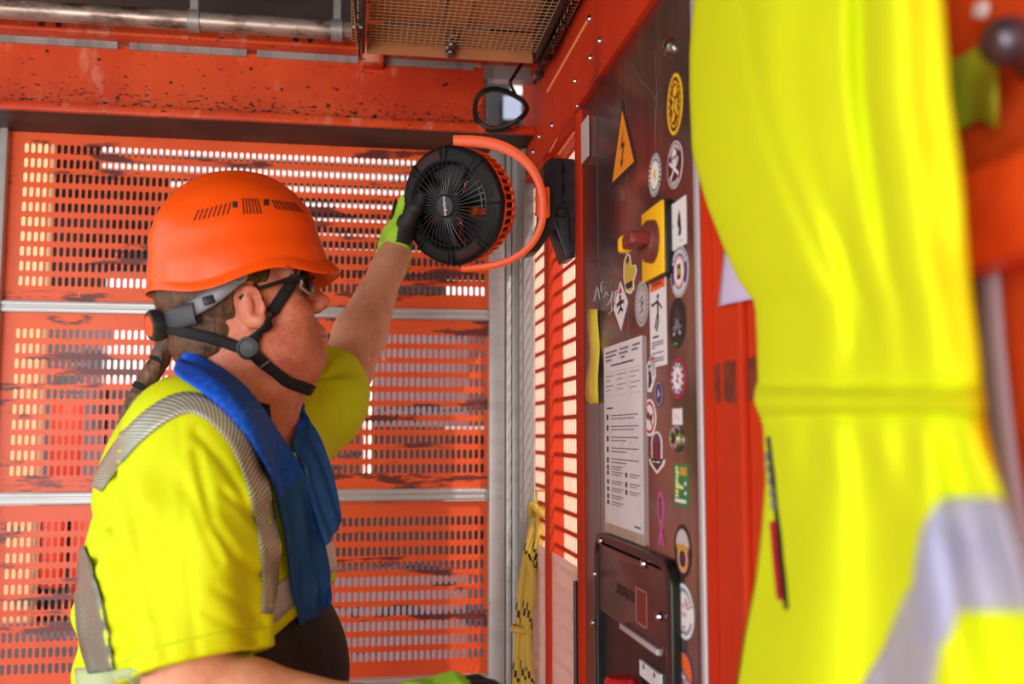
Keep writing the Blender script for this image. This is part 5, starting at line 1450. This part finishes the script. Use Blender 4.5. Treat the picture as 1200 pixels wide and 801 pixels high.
# ---- gloves
GL = mat('glove_lime', (176, 232, 60), .75, bump=(700, .25), var=[(40, (150, 208, 50), .45, .7, (1, 1, 1))])
GBK = mat('glove_black_coating', (34, 34, 38), .5, bump=(500, .3))
def glove(wr, ux, uz, side, curl, thumb_pose, name, spread=.06, cuff=.05):
    """ux: wrist to knuckles, uz: back of the hand, side: +1 when the thumb is on +uy"""
    ux = nrm(ux); uz = nrm(uz-ux*(uz@ux)); uy = np.cross(uz, ux)*side
    M = np.stack([ux, uy, uz])
    def L(x, y, z): return wr+x*ux+y*uy+z*uz
    fingers = []
    for k, (y, ln, r) in enumerate(((.030, .072, .0095), (.010, .080, .0098), (-.010, .074, .0094), (-.029, .058, .0086))):
        a = 0; base = np.array([.088-.006*abs(k-1.2), y, 0.]); pts = [base-np.array([.02, 0, 0]), base]; q = base
        for j, f in enumerate((.44, .31, .25)):
            a += curl[k][j]; st = np.array([math.cos(a), spread*(1.2-k)*.8, -math.sin(a)])*ln*f; q = q+st; pts.append(q)
        fingers.append(([wr+p[0]*ux+p[1]*uy+p[2]*uz for p in pts], [r*1.08, r*1.08, r, r*.95, r*.86]))
    th_pts = [L(*p) for p in thumb_pose]
    def f(p):
        d = rbox(p, L(.050, 0, 0), (.046, .042, .017), .015, M)
        d = smin(d, rbox(p, L(.022, .010, -.006), (.03, .034, .018), .014, M), .015)
        for pts, rs in fingers: d = smin(d, chain(p, pts, rs, .004), .005)
        d = smin(d, chain(p, th_pts, [.018, .0165, .0140, .0115], .005), .012)
        d = smin(d, cone(p, L(.02, 0, 0), L(-cuff, 0, 0), .031, .0335), .012)
        d = smax(d, -((p-L(-cuff, 0, 0))@ux), .003)
        d = smax(d, -smax(cone(p, L(-.0, 0, 0), L(-cuff-.02, 0, 0), .026, .0305), ((p-L(-.012, 0, 0))@ux), .004), .002)
        x = (p-wr)@ux
        d = d+.0011*np.sin(x*420)*(x < .0)*(x > -cuff+.006)
        return d+.0007*wob(p, 130)
    tp = np.array(th_pts)
    def mi(c):
        q = (c-wr)@M.T
        m = ((q[:, 2] < -.001+.30*np.maximum(0, q[:, 1]-.024)) & (q[:, 0] > -.004)) | (q[:, 0] > .098)
        dt = np.min([cone(c, tp[i], tp[i+1], .0, .0) for i in range(1, len(tp)-1)], axis=0)
        m |= dt < .021
        return m.astype(int)
    pts_all = np.concatenate([np.array(fp) for fp, _ in fingers]+[tp, [wr-ux*(cuff+.01)]])
    o, _, _ = surface(name, f, pts_all.min(0)-.04, pts_all.max(0)+.04, .0022, [GL, GBK], BODY, mi)
    return o, L
# far hand: fingers up behind the rim, thumb on the front of the ring, palm against the fan
lr = FC-e1*.107-fn*.006
armd = nrm(WR_F-EL_F)
ux = nrm(P(480, 222, 1.885)-WR_F)
pn = nrm(lr-P(466, 255, 1.91))                                # palm looks at the rim
gl, LH = glove(WR_F+ux*.012-RT*.004+AW*.012, ux, -RT*.86-ZZ*.05-FW*.25, -1, [(.22, .40, .40)]*4, [(.010, .020, -.004), (.034, .052, -.008), (.058, .074, -.014), (.082, .080, -.020)], 'glove')
gl['label'] = 'lime glove with black coated palm on the raised hand'
mb = MB(); G = [[LH(.045+.04*t, .010+.012*s, .0205) for s in (-1, 1)] for t in (0, .33, .66, 1)]
mb.grid(G); o = mb.build('knuckle_patch', GBK, gl, True); solidify(o, .003, 0)
ux2 = nrm(P(545, 810, 1.19)-WR_N)
gl2, _ = glove(WR_N+ux2*.012, ux2, ZZ*1.0-AW*.15, +1, [(.25, .35, .3)]*4, [(.020, .026, -.006), (.045, .052, -.012), (.066, .062, -.018), (.088, .062, -.022)], 'glove')

# ---- towel round the neck
TB = mat('towel_blue', (20, 84, 214), .75, spec=.25, var=[(130, (40, 110, 232), .5, .62, (1, 1, 1))], bump=(900, .3))
TG = mat('towel_suede', (50, 96, 168), .95, spec=.1, var=[(24, (38, 80, 150), .42, .66, (1, 1, .5)), (70, (78, 118, 178), .6, .74, (1, 1, .6))], bump=(300, .2))
def rows_near():
    L_ = [(192, 440), (222, 454), (257, 480), (286, 515), (310, 560), (322, 600), (330, 650), (336, 695), (345, 733)]
    R_ = [(214, 400), (249, 424), (281, 448), (304, 478), (336, 534), (352, 558), (366, 610), (376, 660), (384, 706)]
    return L_, R_
def towel():
    L_, R_ = rows_near(); G = []
    nv = 9
    tl = np.linspace(0, 1, len(L_)); T = np.linspace(0, 1, 44)
    lx, ly = np.interp(T, tl, [p[0] for p in L_]), np.interp(T, tl, [p[1] for p in L_])
    rx, ry_ = np.interp(T, tl, [p[0] for p in R_]), np.interp(T, tl, [p[1] for p in R_])
    for k in range(44):
        G.append([hit(lx[k]+(rx[k]-lx[k])*s, ly[k]+(ry_[k]-ly[k])*s, .006, BV, 1.36) for s in np.linspace(0, 1, nv)])
    G = np.array(G)
    # behind the neck and down the far side
    back = []
    for k, (a, b, c, d_, e, f_) in enumerate(((300, 470, 1.545, 330, 478, 1.53), (262, 420, 1.565, 300, 440, 1.55), (232, 412, 1.555, 250, 392, 1.535), (205, 424, 1.505, 214, 392, 1.49))):
        back.append([P(a, b, c)*(1-s)+P(d_, e, f_)*s for s in np.linspace(0, 1, nv)])
    farL = [(314, 470, 1.50), (324, 492, 1.45), (333, 514, 1.40), (345, 545, 1.375), (358, 580, 1.365), (368, 612, 1.365), (379, 640, 1.37)]
    farR = [(345, 470, 1.53), (352, 480, 1.50), (360, 492, 1.46), (374, 520, 1.44), (385, 552, 1.43), (393, 584, 1.42), (398, 612, 1.42)]
    far = [[P(*a)*(1-s)+P(*b)*s for s in np.linspace(0, 1, nv)] for a, b in zip(farL, farR)]
    far = np.array(far)
    t0 = np.linspace(0, 1, len(far)); T2 = np.linspace(0, 1, 26)
    far = np.stack([[[np.interp(t, t0, far[:, j, c]) for c in range(3)] for j in range(nv)] for t in T2])
    back = np.array(back)
    # sequence: far tail end -> far top -> behind neck -> near tail end
    seq = np.concatenate([far[::-1], back, G])
    seq[:] = smoothG(seq, 4)
    # pleats
    nu = len(seq)
    seq = lift(seq, .006, BV)
    seq = smoothG(seq, 2)
    for i in range(nu):
        t = i/nu
        for j in range(nv):
            p = seq[i, j]; c, n_, _, _ = BV.find_nearest(Vector(p)); n_ = np.array(p)-np.array(c); L2 = np.linalg.norm(n_)
            if L2 > 1e-4: seq[i, j] = p+n_/L2*(.0035*math.sin(j*1.6+t*9)+.0035)
    nf = len(far)
    def mi(i):
        if i < nf-8: return 1
        if i >= nu-19: return 1
        return 0
    o = strip_mesh('towel', seq, [TB, TG], BODY, .007, mi)
    subsurf(o, 1)
    return o
TW = towel(); TW['label'] = 'blue cooling towel with faded suede ends'

# ---- helmet
hat_root = None
def zedge(th):
    c = math.cos(th)                                        # 1 at the front
    side = math.exp(-((abs(math.atan2(math.sin(th), math.cos(th)))-1.95)/.55)**2)
    arch = math.exp(-((abs(math.atan2(math.sin(th), math.cos(th)))-1.25)/.35)**2)
    return .067-.024*side+.002*arch+.004*max(0, c)**2-.006*max(0, -c)**3-.011*math.exp(-((abs(math.atan2(math.sin(th), math.cos(th)))-.62)/.36)**2)
def dome(th, ph_, r=0.):
    """ph_ 0 at the crown, 1 at the edge"""
    a, b, c = .126, .111, .143
    if math.cos(th) > 0: a = .126
    z1 = zedge(th); zc = .074
    ang = ph_*PI/2*1.0
    sx = math.sin(ang)**.92
    z = zc+(c-.006)*math.cos(ang)**.94
    k = 0
    if ph_ > .80: k = ((ph_-.80)/.20)
    z = z*(1-k)+z1*k if k > 0 else z
    # raised band over the crown and the step above the edge
    cy_ = b*sx*math.sin(th)
    ridge = .0045/(1+math.exp((abs(cy_)-.046)/.0035))*(1 if ph_ < .78 else max(0, (.88-ph_)/.10))
    step = .003/(1+math.exp(-(ph_-.86)/.01))
    x = (a+r+step)*sx*math.cos(th)-.010; y = (b+r+step)*sx*math.sin(th)
    return np.array([x, y, z+r*math.cos(ang)+ridge])
NT = 120; G = []
PHS = list(np.linspace(0.0, .78, 26))+list(np.linspace(.80, 1, 12))
for ph_ in PHS: G.append([dome(2*PI*k/NT, max(ph_, .004)) for k in range(NT)])
def brim(th): 
    f = max(0, math.cos(th)); return .005+.014*f**2.2
for s_, dz in ((.35, -.003), (.7, -.007), (1., -.012)):
    row = []
    for k in range(NT):
        th = 2*PI*k/NT; p = dome(th, 1); dirv = nrm(np.array([math.cos(th)*.118, math.sin(th)*.141, 0])); row.append(p+dirv*brim(th)*s_+np.array([0, 0, dz*(1+.8*max(0, math.cos(th)))]))
    G.append(row)
G.append([p+np.array([0, 0, -.003]) for p in G[-1]])
for s_, ph_ in ((-.004, 1.0), (-.004, .9), (-.004, .8)): G.append([dome(2*PI*k/NT, ph_, s_) for k in range(NT)])
for ph_ in (.6, .35, .004): G.append([dome(2*PI*k/NT, ph_, -.004) for k in range(NT)])
Gw = [[Hh(*p) for p in row] for row in G]
mb = MB(); mb.grid(Gw, closed_v=True)
HAT = mb.build('helmet', HELM, BODY, True, auto=None); subsurf(HAT, 1); HAT['label'] = 'orange vented safety helmet'
hatv = [tuple(p) for row in Gw for p in row]; hb = MB(); hb.grid(Gw, closed_v=True)
BVHAT = BVHTree.FromPolygons([Vector(v) for v in hb.v], hb.f)
VENT = mat('vent_dark', (96, 32, 14), .7)
def onhat(a, b, off=.0006):
    d = Vector(ray(a, b)).normalized(); r = BVHAT.ray_cast(Vector(CAM), d)
    return np.array(r[0])+np.array(r[1])*off*(1 if r[1].dot(d) < 0 else -1)
def vent(pts, m=VENT, nm='vent_slot'):
    mb = MB(); q = [onhat(*p) for p in pts]; n = nrm(np.cross(q[1]-q[0], q[2]-q[0])); n = n if n@ray(*pts[0]) > 0 else -n
    mb.prism(q, n*.002); return mb.build(nm, m, HAT)
def slot(a0, b0, a1, b1, wd=.95): vent([(a0-wd, b0), (a0+wd, b0), (a1+wd, b1), (a1-wd, b1)])
for k in range(8):
    t = k/7; slot(233+37*t, 246-8.5*t, 227.5+39*t, 258.5-7.5*t)
for k in range(6):
    t = k/5; slot(284.5+17*t, 232.2+.8*t, 286+20*t, 250.5-.5*t)
for k in range(8):
    t = k/7; slot(319+26*t, 234+4*t, 324+30*t, 245+3.5*t)
for a, b in ((275.5, 239.5), (312, 237)): vent([(a-3, b-3.5), (a+3, b-3.5), (a+3, b+3.5), (a-3, b+3.5)], mat('vent_clip', (54, 46, 44), .5), 'vent_clip')
p = onhat(337, 313, .0); mb = MB(); mb.lathe([(0, .001), (.0028, .0006), (.003, 0)], p, -FW, 12); mb.build('rivet_hole', mat('hole_dark', (120, 30, 10), .6), HAT)
# suspension arm, ratchet
HG = mat('harness_grey', (128, 130, 140), .4)
arm = [Hh(-.006, -.0895, .052), Hh(-.022, -.0905, .040), Hh(-.040, -.088, .028), Hh(-.058, -.082, .018), Hh(-.080, -.068, .010), Hh(-.102, -.046, .004)]
G = []
wd = [.011, .0125, .0125, .0125, .011, .011]
for i, p in enumerate(arm):
    c = Hh(-.03, 0, 0)+hzv*((p-HO)@hhz); out = nrm(p-c); tan = nrm(arm[min(i+1, 5)]-arm[max(i-1, 0)]); up_ = nrm(np.cross(out, tan)); up_ = up_ if up_@hhz > 0 else -up_
    G.append([p+up_*wd[i]+out*.003, p+up_*wd[i]*.6+out*.006, p-up_*wd[i]*.6+out*.006, p-up_*wd[i]+out*.003, p-up_*wd[i], p+up_*wd[i]])
mb = MB(); mb.grid(G, closed_v=True); mb.add(G[0], [tuple(range(6))]); mb.add(G[-1], [tuple(range(6))]); o = mb.build('harness_arm', HG, HAT, True, auto=None); subsurf(o, 1)
mb = MB(); p = Hh(-.010, -.094, .046); mb.lathe([(.011, 0), (.011, .004), (.0085, .005), (.007, .003), (.004, .003), (.0035, .006), (0, .0065)], p, -hyv, 24); mb.build('harness_disc', HG, HAT, True)
mb = MB(); mb.obox(Hh(-.055, -.090, .018), hxv*.008, hyv*.0015, hzv*.006); bevel(mb.build('harness_slot', BLACK, HAT), .001)
mb = MB(); pts = [Hh(-.100, y, .002-.05*y*y) for y in (-.05, -.025, 0, .025, .05)]
G = []
for k, a in enumerate(np.linspace(-1.0, 1.0, 11)):
    c = Hh(-.022-.098*math.cos(a)+.004, .088*math.sin(a), .004); out = nrm(c-Hh(-.02, 0, .004)); G.append([c+hzv*.017+out*.004, c+hzv*.012+out*.010, c-hhz*.012+out*.010, c-hhz*.017+out*.004, c-hhz*.014, c+hzv*.014])
mb.grid(G, closed_v=True); o = mb.build('nape_band', mat('harness_dark', (66, 66, 74), .45), HAT, True, auto=None); subsurf(o, 1)
kp = Hh(-.118, -.012, .002); kax = nrm(-hhx*.95-hyv*.42-hhz*.06)
mb = MB(); mb.lathe([(.018, -.014), (.0185, .004), (.0175, .006), (.0215, .008), (.0222, .012), (.0222, .022), (.0205, .026), (.0165, .027), (.0165, .0255), (0, .0255)], kp, kax, 36, mod=lambda a, j: 1+(.03*math.cos(12*a) if j in (4, 5) else 0)); kn_ = mb.build('ratchet_knob', mat('harness_black', (38, 38, 44), .4), HAT, True)
mb = MB(); mb.lathe([(.0155, .0256), (.0150, .0275), (0, .0285)], kp, kax, 30); mb.build('knob_cap', mat('knob_orange', (226, 84, 40), .4), HAT, True)
# ---- chin strap webbing
WEB = mat('webbing_black', (26, 25, 28), .8, bump=(900, .2))
BVB = mkbvh([(bv, bq)]); BVN = mkbvh([(bv, bq), (hv_, hq_)])
def web(name, pts, wd, parent, tree=BVB, off=.004, n=22):
    pts = np.array(pts); d = np.concatenate([[0], np.cumsum(np.linalg.norm(np.diff(pts, axis=0), axis=1))]); t = np.linspace(0, d[-1], n)
    Q = np.stack([np.interp(t, d, pts[:, k]) for k in range(3)], 1)
    for _ in range(4): Q[1:-1] = (Q[:-2]+2*Q[1:-1]+Q[2:])/4
    G = []
    for i in range(n):
        c, nn, _, _ = tree.find_nearest(Vector(Q[i])); c = np.array(c); nn = np.array(nn)
        p = c+nn*off if (Q[i]-c)@nn < off else Q[i]
        tan = nrm(Q[min(i+1, n-1)]-Q[max(i-1, 0)]); sd_ = nrm(np.cross(nn, tan))
        G.append([p-sd_*wd/2, p-sd_*wd*.2+nn*.0008, p+sd_*wd*.2+nn*.0008, p+sd_*wd/2])
    mb = MB(); mb.grid(G); o = mb.build(name, WEB, parent, True, auto=None); solidify(o, .0022, 0); return o
BU = H(-.003, -.079, -.068)
def onb(a, b, d=1.37): return hit(a, b, .003, BV, d)
cs = web('chin_strap', [P(347, 322, 1.388), onb(338, 336), onb(324, 358), onb(308, 382), onb(295, 402)], .0165, BODY)
cs['label'] = 'black webbing chin strap'
web('nape_strap', [hit(a, b, .004, BVN, 1.42) for a, b in ((199, 384), (212, 387), (228, 391), (250, 396), (270, 403), (288, 410))], .016, cs, BVN, .004)
web('jaw_strap', [onb(293, 410), onb(305, 421), onb(317, 430), onb(328, 438), onb(334, 444), P(348, 446, 1.45)], .017, cs)
p = onb(292, 408); mb = MB(); ax = nrm(-AW*.9-ZZ*.1)
mb.lathe([(.0155, -.003), (.0165, .003), (.0155, .006), (.0125, .0065), (.0115, .005), (.0095, .005), (.009, .007), (0, .0075)], p, ax, 30); mb.build('strap_buckle', BLACK, cs, True)
p = onb(305, 420); mb = MB(); t = nrm(onb(315, 429)-p); s_ = np.cross(ax, t); mb.obox(p+ax*.003, t*.013, s_*.011, ax*.003); bevel(mb.build('strap_slider', BLACK, cs), .002)
mb = MB(); q = onb(311, 425); mb.obox(q+ax*.004, t*.001, s_*.0095, ax*.002); mb.build('slider_bar', GREYP, cs)
# ---- sunglasses
sg_m = mat('lens_black', (18, 16, 18), .12, spec=.7)
SGL = None
for s in (-1, 1):
    G = []
    for i in range(9):
        v = i/8*2-1; row = []
        for j in range(11):
            u = j/10*2-1
            lim = math.sqrt(max(0, 1-abs(u)**3.2)); 
            x = .0985-.010*u*u*(1)-.45*(abs(.030+.026*u)**2)*8*.9; row.append(H(x-.004*v*v, s*(.034+.029*u), .022+.0215*v*max(.35, lim)))
        G.append(row)
    mb = MB(); mb.grid(G)
    if SGL is None: SGL = mb.build('sunglasses', sg_m, BODY, True, auto=None); solidify(SGL, .002); lens = SGL
    else: lens = mb.build('lens', sg_m, SGL, True, auto=None); solidify(lens, .002)
    edge = [G[0][j] for j in range(11)]+[G[i][10] for i in range(1, 9)]+[G[8][j] for j in range(9, -1, -1)]+[G[i][0] for i in range(7, 0, -1)]
    mb = MB(); mb.tube(edge, .0020, 6, closed=True); mb.build('lens_rim', mat('rim_tan', (150, 124, 96), .35), SGL, True)
    mb = MB(); mb.tube([H(.083, s*.064, .026), H(.070, s*.0725, .027), H(.040, s*.0775, .026), H(.0, s*.0815, .024), H(-.012, s*.082, .018)], [.004, .004, .003, .0028, .0025], 8); mb.build('temple', BLACK, SGL, True)
mb = MB(); mb.tube([H(.0975, -.008, .028), H(.101, 0, .030), H(.0975, .008, .028)], .0025, 8); mb.build('bridge', BLACK, SGL, True)
# eyebrow
for s in (-1, 1):
    mb = MB(); mb.tube([H(.0905, s*.012, .0475), H(.086, s*.030, .0525), H(.072, s*.050, .047)], [.002, .003, .0015], 6); mb.build('eyebrow', HAIRM, BODY, True)
